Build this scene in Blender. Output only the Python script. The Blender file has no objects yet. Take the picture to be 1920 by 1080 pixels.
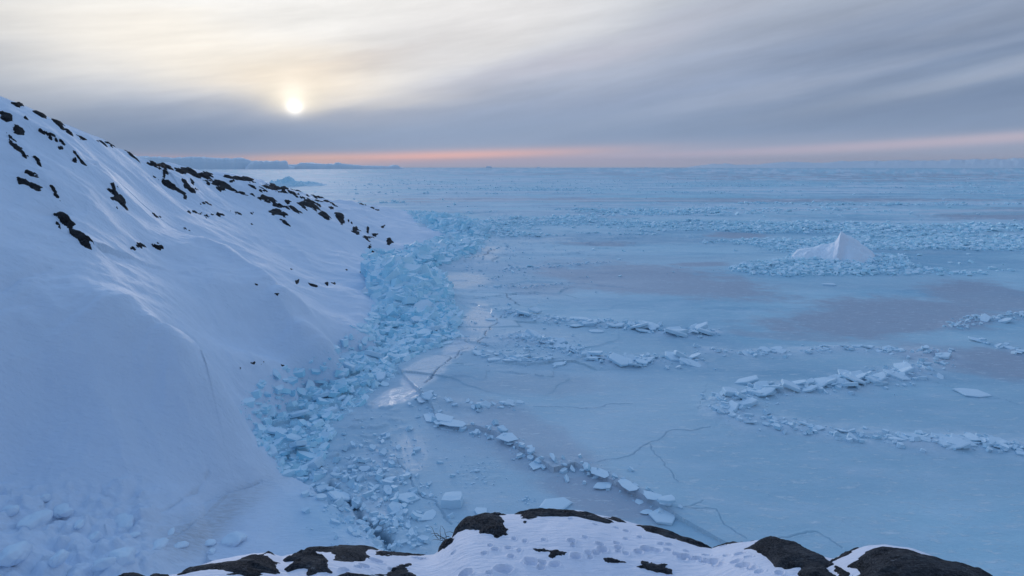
import bpy, math, random
import numpy as np
from mathutils import Vector, Matrix
random.seed(7); RS = np.random.RandomState(11)
S = bpy.context.scene; COL = S.collection
H = 25.0; FP = 1067.0; PT = math.radians(12.0)
CP, SP = math.cos(PT), math.sin(PT)

# ---------------------------------------------------------------- survey helpers (photo pixel 1920x1080 <-> bearing)
def ray(u, v):
    u = np.asarray(u, float); v = np.asarray(v, float)
    a = (u-960)/FP; b = (540-v)/FP
    return a, CP+b*SP, -SP+b*CP
def bearing(u, v):                       # azimuth, vertical slope per metre of ground distance
    x, y, z = ray(u, v); h = np.hypot(x, y)
    return np.arctan2(x, y), z/h
def proj(x, y, z):
    dz = z-H; f = y*CP-dz*SP; up = y*SP+dz*CP
    f = np.maximum(f, 1e-3)
    return 960+FP*x/f, 540-FP*up/f
def on_ice(u, v, z=0.0):                 # point at height z
    az, s = bearing(u, v); s = np.minimum(s, -0.0008); r = (z-H)/s
    return r*np.sin(az), r*np.cos(az)
def at_r(u, v, r):
    az, s = bearing(u, v); return r*np.sin(az), r*np.cos(az), H+r*s

# ---------------------------------------------------------------- numpy noise
def _h(ix, iy, sd):
    n = (ix.astype(np.int64)*374761393 + iy.astype(np.int64)*668265263 + sd*974711) & 0xffffffff
    n = ((n ^ (n >> 13))*1274126177) & 0xffffffff
    n = (n ^ (n >> 16))
    n = (n*2246822519) & 0xffffffff
    return ((n ^ (n >> 15)) & 0xffffff)/float(0xffffff)
def vn(x, y, sd=0):
    x = np.asarray(x, float); y = np.asarray(y, float)
    ix = np.floor(x); iy = np.floor(y); fx = x-ix; fy = y-iy
    ix = ix.astype(np.int64); iy = iy.astype(np.int64)
    fx = fx*fx*fx*(fx*(fx*6-15)+10); fy = fy*fy*fy*(fy*(fy*6-15)+10)
    a = _h(ix, iy, sd); b = _h(ix+1, iy, sd); c = _h(ix, iy+1, sd); d = _h(ix+1, iy+1, sd)
    return (a*(1-fx)+b*fx)*(1-fy)+(c*(1-fx)+d*fx)*fy*1.0
def fbm(x, y, sd=0, o=4, g=.5):
    t = 0; amp = 1; n = 0; c, s = math.cos(.6), math.sin(.6)
    for k in range(o):
        t = t+amp*vn(x, y, sd+k*17); n += amp; amp *= g
        x, y = (x*c-y*s)*2.03+3.1, (x*s+y*c)*2.03+1.7
    return t/n
def ridged(x, y, sd=0, o=4, g=.5):
    t = 0; amp = 1; n = 0; c, s = math.cos(.6), math.sin(.6)
    for k in range(o):
        t = t+amp*(1-np.abs(2*vn(x, y, sd+k*17)-1)); n += amp; amp *= g
        x, y = (x*c-y*s)*2.03+3.1, (x*s+y*c)*2.03+1.7
    return t/n
def voro(x, y, sd=0):                    # F1, F2, id of nearest cell
    x = np.asarray(x, float); y = np.asarray(y, float)
    ix = np.floor(x).astype(np.int64); iy = np.floor(y).astype(np.int64)
    f1 = np.full(x.shape, 9.); f2 = np.full(x.shape, 9.); cid = np.zeros(x.shape)
    for i in (-1, 0, 1):
        for j in (-1, 0, 1):
            a = ix+i; b = iy+j
            d = np.hypot(a+_h(a, b, sd)-x, b+_h(a, b, sd+5)-y)
            m = d < f1
            f2 = np.where(m, f1, np.minimum(f2, d)); cid = np.where(m, _h(a, b, sd+9), cid); f1 = np.where(m, d, f1)
    return f1, f2, cid
def sstep(a, b, x):
    t = np.clip((x-a)/(b-a), 0, 1); return t*t*(3-2*t)
def poly_dist(px, py, P, closed=False):  # distance to a polyline, side sign, running length
    P = np.asarray(P, float); n = len(P)
    best = np.full(np.shape(px), 1e9); side = np.zeros(np.shape(px)); run = np.zeros(np.shape(px)); L = 0
    for i in range(n if closed else n-1):
        a = P[i]; b = P[(i+1) % n]; d = b-a; l2 = d@d+1e-12
        t = np.clip(((px-a[0])*d[0]+(py-a[1])*d[1])/l2, 0, 1)
        dd = np.hypot(px-a[0]-t*d[0], py-a[1]-t*d[1]); m = dd < best
        cr = d[0]*(py-a[1])-d[1]*(px-a[0])
        side = np.where(m, np.sign(cr), side); run = np.where(m, L+t*math.sqrt(l2), run)
        best = np.where(m, dd, best); L += math.sqrt(l2)
    return best, side, run
def inside(px, py, P):
    P = np.asarray(P, float); r = np.zeros(np.shape(px), bool); n = len(P); j = n-1
    for i in range(n):
        xi, yi = P[i]; xj, yj = P[j]
        c = ((yi > py) != (yj > py)) & (px < (xj-xi)*(py-yi)/((yj-yi) if abs(yj-yi) > 1e-12 else 1e-12)+xi)
        r ^= c; j = i
    return r

# ---------------------------------------------------------------- object helpers
def tag(o, label=None, cat=None, group=None, kind=None):
    if label: o['label'] = label
    if cat: o['category'] = cat
    if group: o['group'] = group
    if kind: o['kind'] = kind
    return o
def mesh_np(name, V, F, mat, smooth=False, attrs=None):
    V = np.asarray(V, np.float32).reshape(-1, 3); F = np.asarray(F, np.int32)
    me = bpy.data.meshes.new(name)
    me.vertices.add(len(V)); me.vertices.foreach_set('co', V.ravel())
    k = F.shape[1]
    me.loops.add(F.size); me.loops.foreach_set('vertex_index', F.ravel())
    me.polygons.add(len(F)); me.polygons.foreach_set('loop_start', np.arange(0, F.size, k, dtype=np.int32))
    me.polygons.foreach_set('loop_total', np.full(len(F), k, np.int32))
    me.polygons.foreach_set('use_smooth', np.full(len(F), smooth, bool))
    me.update(calc_edges=True)
    if attrs:
        for an, av in attrs.items():
            at = me.attributes.new(an, 'FLOAT', 'POINT'); at.data.foreach_set('value', np.asarray(av, np.float32).ravel())
    if mat: me.materials.append(mat)
    o = bpy.data.objects.new(name, me); COL.objects.link(o)
    return o
def grid_faces(n, m):
    i = np.arange(n-1)[:, None]*m+np.arange(m-1)[None, :]
    return np.stack([i, i+m, i+m+1, i+1], -1).reshape(-1, 4)

class Polar:                             # a height sheet sampled on bearing x distance
    def __init__(s, az, r, Z):
        s.az, s.r, s.Z = az, r, Z; s.k = np.arange(len(r), dtype=float)
    def sample(s, x, y):
        a = np.arctan2(x, y); rr = np.hypot(x, y)
        i = np.clip((a-s.az[0])/(s.az[1]-s.az[0]), 0, len(s.az)-1.001); j = np.clip(np.interp(rr, s.r, s.k), 0, len(s.r)-1.001)
        i0 = i.astype(int); j0 = j.astype(int); fi = i-i0; fj = j-j0; Z = s.Z
        return (Z[i0, j0]*(1-fi)+Z[i0+1, j0]*fi)*(1-fj)+(Z[i0, j0+1]*(1-fi)+Z[i0+1, j0+1]*fi)*fj
    def hit(s, u, v):
        az, sl = bearing(u, v); i = int(round(float(np.clip((az-s.az[0])/(s.az[1]-s.az[0]), 0, len(s.az)-1))))
        g = (H+s.r*float(sl))-s.Z[i]
        w = np.where(g <= 0)[0]
        j = w[0] if len(w) else int(np.argmin(g/s.r))
        r = s.r[j]; return r*math.sin(az), r*math.cos(az)
    def mesh(s, name, mat, attrs=None):
        A, R = np.meshgrid(s.az, s.r, indexing='ij')
        V = np.stack([R*np.sin(A), R*np.cos(A), s.Z], -1)
        return mesh_np(name, V, grid_faces(len(s.az), len(s.r))[:, ::-1], mat, True, attrs)

# ---------------------------------------------------------------- materials
def mat(name):
    m = bpy.data.materials.new(name); m.use_nodes = True
    nt = m.node_tree; return m, nt, nt.nodes, nt.links, nt.nodes['Principled BSDF']
def N(nt, t, **kw):
    n = nt.nodes.new(t)
    for k, v in kw.items():
        if k in n.inputs: n.inputs[k].default_value = v
        else: setattr(n, k, v)
    return n
def noise(nt, scale, detail=4, rough=.55, vec=None, dist=0):
    n = N(nt, 'ShaderNodeTexNoise'); n.inputs['Scale'].default_value = scale; n.inputs['Detail'].default_value = detail
    n.inputs['Roughness'].default_value = rough; n.inputs['Distortion'].default_value = dist
    if vec: nt.links.new(vec, n.inputs['Vector'])
    return n.outputs['Fac']
def geo_pos(nt, sc=(1, 1, 1), rot=(0, 0, 0)):
    t = N(nt, 'ShaderNodeNewGeometry'); m = N(nt, 'ShaderNodeMapping')
    m.inputs['Scale'].default_value = sc; m.inputs['Rotation'].default_value = rot
    nt.links.new(t.outputs['Position'], m.inputs['Vector']); return m.outputs['Vector']
def obj_pos(nt, sc=(1, 1, 1)):
    t = N(nt, 'ShaderNodeTexCoord'); m = N(nt, 'ShaderNodeMapping'); m.inputs['Scale'].default_value = sc
    nt.links.new(t.outputs['Object'], m.inputs['Vector']); return m.outputs['Vector']
def mixc(nt, f, a, b):
    n = N(nt, 'ShaderNodeMix', data_type='RGBA')
    for s, v in ((0, f), (6, a), (7, b)):
        if hasattr(v, 'is_output'): nt.links.new(v, n.inputs[s])
        else: n.inputs[s].default_value = v if s == 0 else (*v, 1)
    return n.outputs[2]
def mth(nt, op, a, b=0., c=None, clamp=False):
    n = N(nt, 'ShaderNodeMath', operation=op); n.use_clamp = clamp
    for i, v in enumerate((a, b) if c is None else (a, b, c)):
        if hasattr(v, 'is_output'): nt.links.new(v, n.inputs[i])
        else: n.inputs[i].default_value = v
    return n.outputs[0]
def ramp(nt, f, stops, interp='LINEAR'):
    n = N(nt, 'ShaderNodeValToRGB'); cr = n.color_ramp; cr.interpolation = interp
    while len(cr.elements) < len(stops): cr.elements.new(.5)
    for e, (p, c) in zip(cr.elements, stops):
        e.position = p; e.color = (c, c, c, 1) if not isinstance(c, tuple) else (*c, 1)
    nt.links.new(f, n.inputs[0]); return n.outputs[0]
def bump(nt, h, dist, strength=1., nrm=None):
    n = N(nt, 'ShaderNodeBump'); n.inputs['Distance'].default_value = dist; n.inputs['Strength'].default_value = strength
    nt.links.new(h, n.inputs['Height'])
    if nrm: nt.links.new(nrm, n.inputs['Normal'])
    return n.outputs['Normal']
def attr(nt, nm):
    n = N(nt, 'ShaderNodeAttribute'); n.attribute_name = nm; return n.outputs['Fac']

SNOW = (.70, .81, .94)
def snow_mat(name, bscale=1., tint=SNOW):
    m, nt, nd, lk, B = mat(name)
    p = geo_pos(nt)
    st = geo_pos(nt, (.5, 2.2, 1), (0, 0, .7))
    n1 = noise(nt, .35*bscale, 5, .6, st); n2 = noise(nt, 14*bscale, 5, .7, p); n3 = noise(nt, 2.2*bscale, 4, .6, st)
    col = mixc(nt, n1, tuple(c*.95 for c in tint), tuple(min(1, c*1.03) for c in tint))
    d = attr(nt, 'dirt')
    dn = mth(nt, 'MULTIPLY', d, ramp(nt, noise(nt, 3.0*bscale, 6, .75, st), [(.3, .2), (.7, 1.)]))
    col = mixc(nt, dn, col, (.42, .43, .45))
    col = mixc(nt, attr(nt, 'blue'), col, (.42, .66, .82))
    lk.new(col, B.inputs['Base Color']); B.inputs['Roughness'].default_value = .65
    B.inputs['Specular IOR Level'].default_value = .25
    b1 = bump(nt, n3, .26/bscale, .5); b2 = bump(nt, n2, .03/bscale, .7, b1); lk.new(b2, B.inputs['Normal'])
    return m
M_snow = snow_mat('hill_snow'); M_snow2 = snow_mat('ledge_snow', 5.0, (.78, .82, .93))

def ice_sheet_mat():
    m, nt, nd, lk, B = mat('sea_ice_surface')
    p = geo_pos(nt); ps = geo_pos(nt, (.35, 1, 1), (0, 0, .25))
    big = noise(nt, .035, 5, .6, ps, .6); mid = noise(nt, .35, 6, .7, ps); fine = noise(nt, 3.5, 5, .7, p)
    c = mixc(nt, ramp(nt, big, [(.38, 0), (.58, 1)]), (.27, .51, .66), (.46, .695, .805))
    c = mixc(nt, mth(nt, 'MULTIPLY', ramp(nt, mid, [(.48, 0), (.70, 1)]), .5), c, (.62, .78, .89))
    g = attr(nt, 'grey')
    gn = mth(nt, 'MULTIPLY', g, ramp(nt, noise(nt, .5, 6, .75, ps), [(.2, .75), (.7, 1.)]))
    c = mixc(nt, gn, c, (.375, .43, .52))
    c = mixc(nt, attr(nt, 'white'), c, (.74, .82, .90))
    flk = ramp(nt, noise(nt, 1.1, 6, .8, geo_pos(nt, (.5, 1.6, 1), (0, 0, -.5))), [(.545, 0), (.62, 1)])
    c = mixc(nt, mth(nt, 'MULTIPLY', flk, .55), c, (.74, .84, .90))
    c = mixc(nt, mth(nt, 'MULTIPLY', ramp(nt, noise(nt, 5., 5, .8, ps), [(.35, 1), (.6, 0)]), .22), c, (.30, .50, .64))
    c = mixc(nt, attr(nt, 'cyan'), c, (.34, .66, .78))
    c = mixc(nt, attr(nt, 'crack'), c, (.12, .22, .31))
    lk.new(c, B.inputs['Base Color'])
    r = mth(nt, 'SUBTRACT', .78, mth(nt, 'MULTIPLY', attr(nt, 'gloss'), .60))
    r = mth(nt, 'ADD', r, mth(nt, 'MULTIPLY', mth(nt, 'SUBTRACT', mid, .5), .2)); lk.new(r, B.inputs['Roughness'])
    B.inputs['IOR'].default_value = 1.31; B.inputs['Specular IOR Level'].default_value = .4
    b1 = bump(nt, mid, .25, .25); b2 = bump(nt, fine, .06, .7, b1)
    b3 = bump(nt, flk, .03, .5, b2); lk.new(b3, B.inputs['Normal'])
    return m
M_ice = ice_sheet_mat()

def block_mat(name, a, b, cy, rough=.5, trans=0, bp=.06):
    m, nt, nd, lk, B = mat(name)
    p = geo_pos(nt); t = attr(nt, 'tint')
    c = mixc(nt, noise(nt, 1.2, 4, .6, p), a, b)
    c = mixc(nt, t, c, cy)
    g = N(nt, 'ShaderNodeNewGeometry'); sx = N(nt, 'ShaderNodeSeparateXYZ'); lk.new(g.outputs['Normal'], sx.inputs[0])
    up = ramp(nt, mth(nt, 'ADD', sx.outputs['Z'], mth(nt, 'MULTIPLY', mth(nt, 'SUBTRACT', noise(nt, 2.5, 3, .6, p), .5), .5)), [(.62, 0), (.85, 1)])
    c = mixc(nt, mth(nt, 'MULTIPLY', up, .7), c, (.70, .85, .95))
    lk.new(c, B.inputs['Base Color']); B.inputs['Roughness'].default_value = rough; B.inputs['IOR'].default_value = 1.31
    lk.new(bump(nt, noise(nt, 4., 5, .7, p), bp, .5), B.inputs['Normal']) if bp else None
    if trans:
        tr = N(nt, 'ShaderNodeBsdfTranslucent'); lk.new(mixc(nt, .45, c, (.55, .88, .98)), tr.inputs['Color'])
        mx = N(nt, 'ShaderNodeMixShader'); mx.inputs[0].default_value = trans; lk.new(B.outputs[0], mx.inputs[1]); lk.new(tr.outputs[0], mx.inputs[2])
        lk.new(mx.outputs[0], nt.nodes['Material Output'].inputs['Surface'])
    return m
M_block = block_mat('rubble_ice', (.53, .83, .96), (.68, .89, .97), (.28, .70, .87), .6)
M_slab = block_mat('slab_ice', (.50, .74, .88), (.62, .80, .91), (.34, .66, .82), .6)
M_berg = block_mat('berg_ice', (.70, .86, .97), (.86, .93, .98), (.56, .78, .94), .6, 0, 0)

def rock_mat(name, sc, snow=.5, k=1.):
    m, nt, nd, lk, B = mat(name)
    p = geo_pos(nt, (1, 1, 1.8), (.3, .5, .4)); st = geo_pos(nt, (.4, 1.8, 2.5), (.2, .6, 1.0))
    n1 = noise(nt, 1.3*sc, 8, .75, st, 1.0); n2 = noise(nt, 9*sc, 6, .8, p); n3 = noise(nt, 26*sc, 4, .8, p)
    c = mixc(nt, ramp(nt, n1, [(.35, 0), (.62, 1)]), tuple(x*k for x in (.005, .006, .009)), tuple(x*k for x in (.030, .034, .042)))
    c = mixc(nt, ramp(nt, n2, [(.48, 0), (.66, 1)]), c, tuple(x*k for x in (.10, .108, .12)))
    c = mixc(nt, mth(nt, 'MULTIPLY', ramp(nt, n3, [(.58, 0), (.66, 1)]), .5), c, (.24, .25, .28))
    rib = noise(nt, 7*sc, 5, .7, geo_pos(nt, (.25, 2.2, 2.2), (.3, .5, .75)), .4)
    c = mixc(nt, mth(nt, 'MULTIPLY', ramp(nt, noise(nt, .7*sc, 3, .6, p), [(.42, 0), (.6, 1)]), ramp(nt, rib, [(.4, .15), (.62, .9)])), c, tuple(x*k for x in (.11, .115, .125)))
    g = N(nt, 'ShaderNodeNewGeometry'); sx = N(nt, 'ShaderNodeSeparateXYZ'); lk.new(g.outputs['Normal'], sx.inputs[0])
    dus = mth(nt, 'MULTIPLY', ramp(nt, sx.outputs['Z'], [(.55, 0), (.95, 1)]), ramp(nt, noise(nt, 2.2*sc, 7, .8, st), [(.60, 0), (.68, snow)]))
    c = mixc(nt, dus, c, (.66, .72, .82))
    lk.new(c, B.inputs['Base Color']); B.inputs['Roughness'].default_value = .85; B.inputs['Specular IOR Level'].default_value = .12
    b1 = bump(nt, n1, .45/sc, 1.); b2 = bump(nt, rib, .22/sc, 1., bump(nt, n2, .12/sc, 1., b1)); lk.new(b2, B.inputs['Normal'])
    return m
M_rock = rock_mat('hill_rock', .6, .6); M_rock2 = rock_mat('ledge_rock', 4.5, .6, 1.75)

# ---------------------------------------------------------------- THE HILL ON THE LEFT
cp = []
def add(u, v, r): x, y, z = at_r(u, v, r); cp.append((math.atan2(x, y), math.log(r), z))
def addz(u, v, z, push=0.):               # on the ray at height z
    x, y = on_ice(u, v, z); cp.append((math.atan2(x, y)+push, math.log(math.hypot(x, y)), z))
for u, prof in {
    -700: [(1000, 38), (800, 44), (600, 50), (400, 58), (200, 76), (60, 95)],
    -330: [(1050, 37), (880, 46), (700, 50), (500, 58), (350, 68), (200, 84), (110, 98)],
    0: [(1080, 37.5), (980, 43.5), (900, 49.5), (800, 52), (700, 54), (600, 57.5), (500, 62), (400, 69), (300, 80), (220, 93), (187, 100)],
    150: [(1080, 36.5), (980, 42), (930, 45), (860, 47.5), (800, 49.5), (700, 52), (610, 54.5), (560, 57), (500, 63), (440, 70), (370, 79), (300, 92), (255, 110)],
    300: [(1060, 36), (1000, 39.5), (940, 43), (860, 46), (780, 48.5), (720, 50), (560, 63), (510, 71), (475, 79), (430, 91), (395, 103), (350, 122), (318, 145)],
}.items():
    for v, r in prof: add(u, v, r)
for u, v, r in [
    # near spur crest and the gully behind it
    (240, 578, 55), (290, 622, 53), (330, 672, 51), (370, 732, 49.5), (420, 802, 48), (460, 860, 46.8), (490, 900, 45.2), (400, 900, 45), (380, 980, 40.5), (440, 940, 42.6),
    (300, 598, 58.5), (350, 680, 54.5), (400, 740, 52.2), (440, 790, 50.4), (420, 640, 66), (440, 570, 72), (500, 640, 69), (480, 720, 60), (400, 520, 75), (340, 550, 68),
    # second spur
    (380, 452, 90), (430, 490, 85), (480, 522, 81), (540, 572, 75), (590, 622, 70), (620, 655, 68), (480, 480, 100), (540, 530, 94), (590, 580, 86), (640, 620, 80), (560, 650, 68), (540, 700, 64),
    # open face and the far part
    (600, 520, 112), (650, 560, 100), (550, 470, 126), (500, 440, 132), (450, 450, 112), (400, 420, 112), (350, 440, 98), (640, 480, 138), (600, 450, 150), (560, 420, 152),
    (500, 400, 158), (440, 380, 156), (380, 360, 145), (640, 430, 172), (670, 460, 165), (690, 475, 160), (700, 455, 182), (730, 460, 180), (680, 420, 200), (740, 430, 215), (600, 390, 205), (540, 370, 205),
    (660, 390, 245), (720, 400, 265), (780, 425, 235), (790, 415, 260),
    # skyline
    (60, 210, 104), (130, 248, 110), (190, 264, 118), (240, 287, 126), (270, 305, 137), (330, 314, 160), (400, 324, 180), (470, 337, 200), (520, 352, 215), (580, 369, 236), (650, 378, 265), (700, 387, 285), (760, 399, 310),
]: add(u, v, r)
shore = [(450, 850), (490, 800), (560, 745), (640, 695), (700, 650), (725, 600), (720, 540), (705, 500), (790, 470), (850, 442), (810, 415), (765, 401)]
for u, v in shore: addz(u, v, .3); addz(u+90, v, -3.5)
for u, v in ((540, 960), (620, 1010), (560, 1060), (660, 1060), (480, 1060), (420, 1075)): addz(u, v, .4)
for u, v in ((700, 900), (800, 1060), (640, 860)): addz(u, v, -3)
for k, (a, l, z) in enumerate([c for c in cp]):  # land falls away behind the skyline
    pass
for u, v, r in ((-700, 60, 95), (-330, 110, 98), (0, 187, 100), (130, 248, 110), (240, 287, 126), (330, 314, 160), (400, 324, 180), (470, 337, 200), (520, 352, 215), (580, 369, 236), (650, 378, 265), (700, 387, 285), (760, 399, 310)):
    x, y, z = at_r(u, v, r); a = math.atan2(x, y)
    cp.append((a, math.log(r*1.16), z-max(3, .04*r))); cp.append((a, math.log(r*1.6), z-max(10, .16*r)))
cp = np.array(cp)
def tps_fit(P, z, lam=2e-5):
    n = len(P); d = np.hypot(P[:, None, 0]-P[None, :, 0], P[:, None, 1]-P[None, :, 1])
    K = d*d*np.log(d+1e-9)+np.eye(n)*lam
    Q = np.c_[np.ones(n), P]; A = np.zeros((n+3, n+3)); A[:n, :n] = K; A[:n, n:] = Q; A[n:, :n] = Q.T
    return np.linalg.solve(A, np.r_[z, 0, 0, 0])
W = tps_fit(cp[:, :2], cp[:, 2])
def tps(a, l):
    out = W[-3]+W[-2]*a+W[-1]*l
    for i in range(len(cp)):
        d2 = (a-cp[i, 0])**2+(l-cp[i, 1])**2
        out = out+W[i]*d2*.5*np.log(d2+1e-14)
    return out
LA = np.linspace(math.radians(-62), math.radians(4), 900); LR = np.exp(np.linspace(math.log(24), math.log(470), 1000))
ga, gl = np.meshgrid(np.linspace(LA[0], LA[-1], 225), np.linspace(math.log(24), math.log(470), 250), indexing='ij')
coarse = Polar(ga[:, 0], np.exp(gl[0]), tps(ga, gl))
A_, R_ = np.meshgrid(LA, LR, indexing='ij'); X_ = R_*np.sin(A_); Y_ = R_*np.cos(A_)
Z_ = coarse.sample(X_, Y_)
base_land = Polar(LA, LR, Z_.copy())
# spur crests: steep on the sea side, long on the hill side
def crest(px, amp, wl, wr):
    P = [base_land.hit(*p) for p in px]
    d, s, run = poly_dist(X_, Y_, P); L = run.max(); t = run/L
    f = np.clip(np.minimum(t, 1-t)*5, 0, 1)
    w = np.where(s > 0, wl, wr)
    return amp*f*np.exp(-np.sqrt((d/w)**2+.05))
U_, V_ = proj(X_, Y_, Z_)
for px, amp, wl, wr in [
    ([(150, 560), (240, 576), (290, 622), (330, 672), (370, 732), (425, 800), (490, 890)], .75, 4, 1.6),
    ([(360, 448), (430, 490), (480, 522), (540, 572), (590, 622), (622, 655)], 2.5, 5, 1.5),
    ([(250, 690), (300, 700), (340, 740), (385, 800)], .9, 3, .9),
    ([(270, 560), (310, 605), (360, 690), (405, 745), (445, 800)], -.35, 2, 2),
    ([(345, 650), (385, 720), (425, 775), (460, 830)], .6, 1.6, .8), ([(300, 640), (335, 700), (365, 730)], .5, 1.6, .8), ([(330, 700), (360, 770), (365, 800)], .4, 1.5, .8), ([(430, 460), (500, 525), (555, 590), (600, 640)], -1.2, 3, 3), ([(200, 480), (260, 478), (330, 470)], -.8, 4, 3), ([(180, 580), (200, 640), (190, 720)], .7, 5, 5),
    ([(280, 755), (340, 775), (380, 820), (440, 870)], .9, 3, .8),
    ([(340, 640), (380, 710), (420, 760), (450, 800)], .8, 2, .9),
    ([(500, 550), (545, 600), (575, 640)], .9, 3, 1.),
    ([(560, 390), (620, 402), (650, 425), (680, 450), (700, 482)], 2.0, 9, 2.5),
    ([(600, 440), (640, 465), (680, 495), (695, 515)], .8, 5, 1.6),
    ([(90, 395), (130, 420), (175, 470), (200, 478)], 1.2, 4, 1.5),
    ([(0, 205), (40, 270), (90, 350), (120, 400)], 1.2, 6, 2),
    ([(150, 300), (200, 340), (235, 392)], 1.0, 5, 1.6),
    ([(300, 330), (345, 372), (400, 350)], .8, 4, 2),
    ([(400, 345), (480, 365), (530, 395), (545, 425)], 1.0, 5, 2),
    ([(550, 525), (600, 530), (640, 555), (680, 590)], .7, 4, 1.5),
    ([(620, 560), (670, 560), (700, 590)], .5, 3, 1.5),
    ([(470, 690), (510, 675), (545, 690)], .4, 2, 1),
    ([(640, 395), (700, 400), (740, 420), (760, 445)], 1.0, 7, 3)]:
    Z_ = Z_+crest(px, amp, wl, wr)
vis = sstep(-.3, .8, Z_)
al9 = X_*.62-Y_*.78; ac9 = X_*.78+Y_*.62+3*fbm(X_/12, Y_/12, 22, 2)
Z_ += vis*(fbm(X_/9, Y_/9, 3, 3)-.5)*1.5+vis*(ridged(ac9/9, al9/20, 24, 2)-.5)*1.1*sstep(45, 60, R_)*sstep(200, 140, R_)+vis*(fbm(X_/3.4, Y_/4.2, 4, 4, .55)-.5)*.75*sstep(120, 60, R_)
rot = (X_*.8+Y_*.6, -X_*.6+Y_*.8)
Z_ += vis*(fbm(rot[0]/7, rot[1]/1.6, 8, 4)-.5)*.38
Z_ += vis*(ridged(rot[0]/14, rot[1]/4, 12, 3)**3)*.28*sstep(55, 90, R_)
pA = np.array(base_land.hit(240, 576)); pB = np.array(base_land.hit(490, 890)); dd_ = (pB-pA)/np.hypot(*(pB-pA))
al_ = (X_-pA[0])*dd_[0]+(Y_-pA[1])*dd_[1]; ac_ = -(X_-pA[0])*dd_[1]+(Y_-pA[1])*dd_[0]
fm_ = np.exp(-((U_-375)/120)**2-((V_-740)/130)**2)
Z_ += fm_*(ridged(ac_/2.6+.6*fbm(al_/5, ac_/5, 16, 2), al_/9, 18, 3, .55)-.5)*.95
Z_ += vis*sstep(90, 60, R_)*(ridged(ac_/6+fbm(al_/9, ac_/9, 26, 2), al_/16, 28, 2)-.5)*.5
Z_ += vis*sstep(120, 60, R_)*((ridged(rot[0]/2.4, rot[1]/.55, 36, 3)-.5)*.11+(fbm(X_/.8, Y_/.8, 38, 3)-.5)*.10)
# craggy far headland where rock shows
crag = np.exp(-((U_-480)/190)**2-((V_-355-(U_-400)*.15)/34)**2)+np.exp(-((U_-90)/110)**2-((V_-290-(U_-60)*.55)/60)**2)
Z_ += np.clip(crag, 0, 1)*vis*((ridged(X_/9, Y_/13, 31, 4)-.5)*2.6)
# snowed-over block field at the foot of the hill, bottom left
U_, V_ = proj(X_, Y_, Z_)
foot = sstep(900-(U_*.06), 935-(U_*.06), V_)*sstep(330, 250, U_)
f1, f2, cid = voro(X_/1.9+fbm(X_, Y_, 40, 2)*.5, Y_/1.9+fbm(X_, Y_, 44, 2)*.5, 51)
Z_ += foot*(sstep(.62, .1, f1)*(.15+.8*cid**2)+(fbm(X_/.7, Y_/.7, 60, 4)-.5)*.42)
f1, f2, cid = voro(X_/.8, Y_/.8, 57)
Z_ += foot*sstep(.6, .1, f1)*.32*cid
# layered drift lines above the rubble
lay = np.exp(-((U_-560)/90)**2-((V_-705+(U_-560)*.45)/34)**2)
Z_ += lay*.16*np.abs(((Z_*1.6+fbm(X_/5, Y_/5, 5, 2)) % 1)-.5)
# narrow drift cracks in the snow at the bottom
crk = np.zeros_like(Z_)
for px in ([(295, 958), (340, 935), (375, 905), (392, 885)], [(312, 1012), (370, 975), (430, 925), (490, 905)], [(0, 985), (70, 975), (130, 955)]):
    d, s, run = poly_dist(X_, Y_, [base_land.hit(*p) for p in px])
    d = d+.5*(fbm(X_*.8, Y_*.8, 71, 4, .6)-.5); d = np.abs(d); crk = np.maximum(crk, sstep(.14, .02, d)*fbm(X_*1.5, Y_*1.5, 73, 2)); Z_ -= .16*sstep(.22, .0, d)
# hare track dents
for k in range(18):
    t = k/17; u = 2+88*t+random.uniform(-2, 2); v = 556-44*t+3*math.sin(k*2.2)
    x, y = base_land.hit(u, v); Z_ -= .14*np.exp(-((X_-x)**2+(Y_-y)**2)/.10)
dirt = np.exp(-((U_-430)/95)**2-((V_-965+(U_-430)*.6)/42)**2)*.75+foot*.12*(fbm(X_, Y_, 75, 3) > .6)+crk*.6
dirt += .5*np.exp(-((U_-345)/60)**2-((V_-1010)/40)**2)
dirt = np.where(V_ < 840, .0, dirt)
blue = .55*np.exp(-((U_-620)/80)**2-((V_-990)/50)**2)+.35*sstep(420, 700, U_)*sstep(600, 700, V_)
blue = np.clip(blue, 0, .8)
ef = [base_land_pt for base_land_pt in [tuple(float(c) for c in on_ice(*p, 1.0)) for p in [(560, 880), (600, 912), (640, 945), (690, 985), (722, 1025), (738, 1070), (745, 1110)]]]
d, s, run = poly_dist(X_, Y_, ef); d = d*s*-1
d = d+(fbm(X_/1.2, Y_/1.2, 91, 3)-.5)*.8
near_ = sstep(9, 6, np.abs(d))*((R_ < 47) & (run > .01) & (run < run.max()-.01))
ft = 1.15*np.sqrt(np.clip(d/2.2, 0, 1))+(fbm(X_/2.5, Y_/2.5, 95, 3)-.5)*.35
Z_ = np.where(near_ > 0, np.where(d > 0, np.maximum(Z_, ft), np.minimum(Z_, -2)), Z_)
Z_ = np.where(Z_ < -6, -6, Z_)
land = Polar(LA, LR, Z_)
o = land.mesh('snow_hill', M_snow, {'dirt': np.clip(dirt, 0, 1), 'blue': blue}); tag(o, kind='structure')

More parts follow.
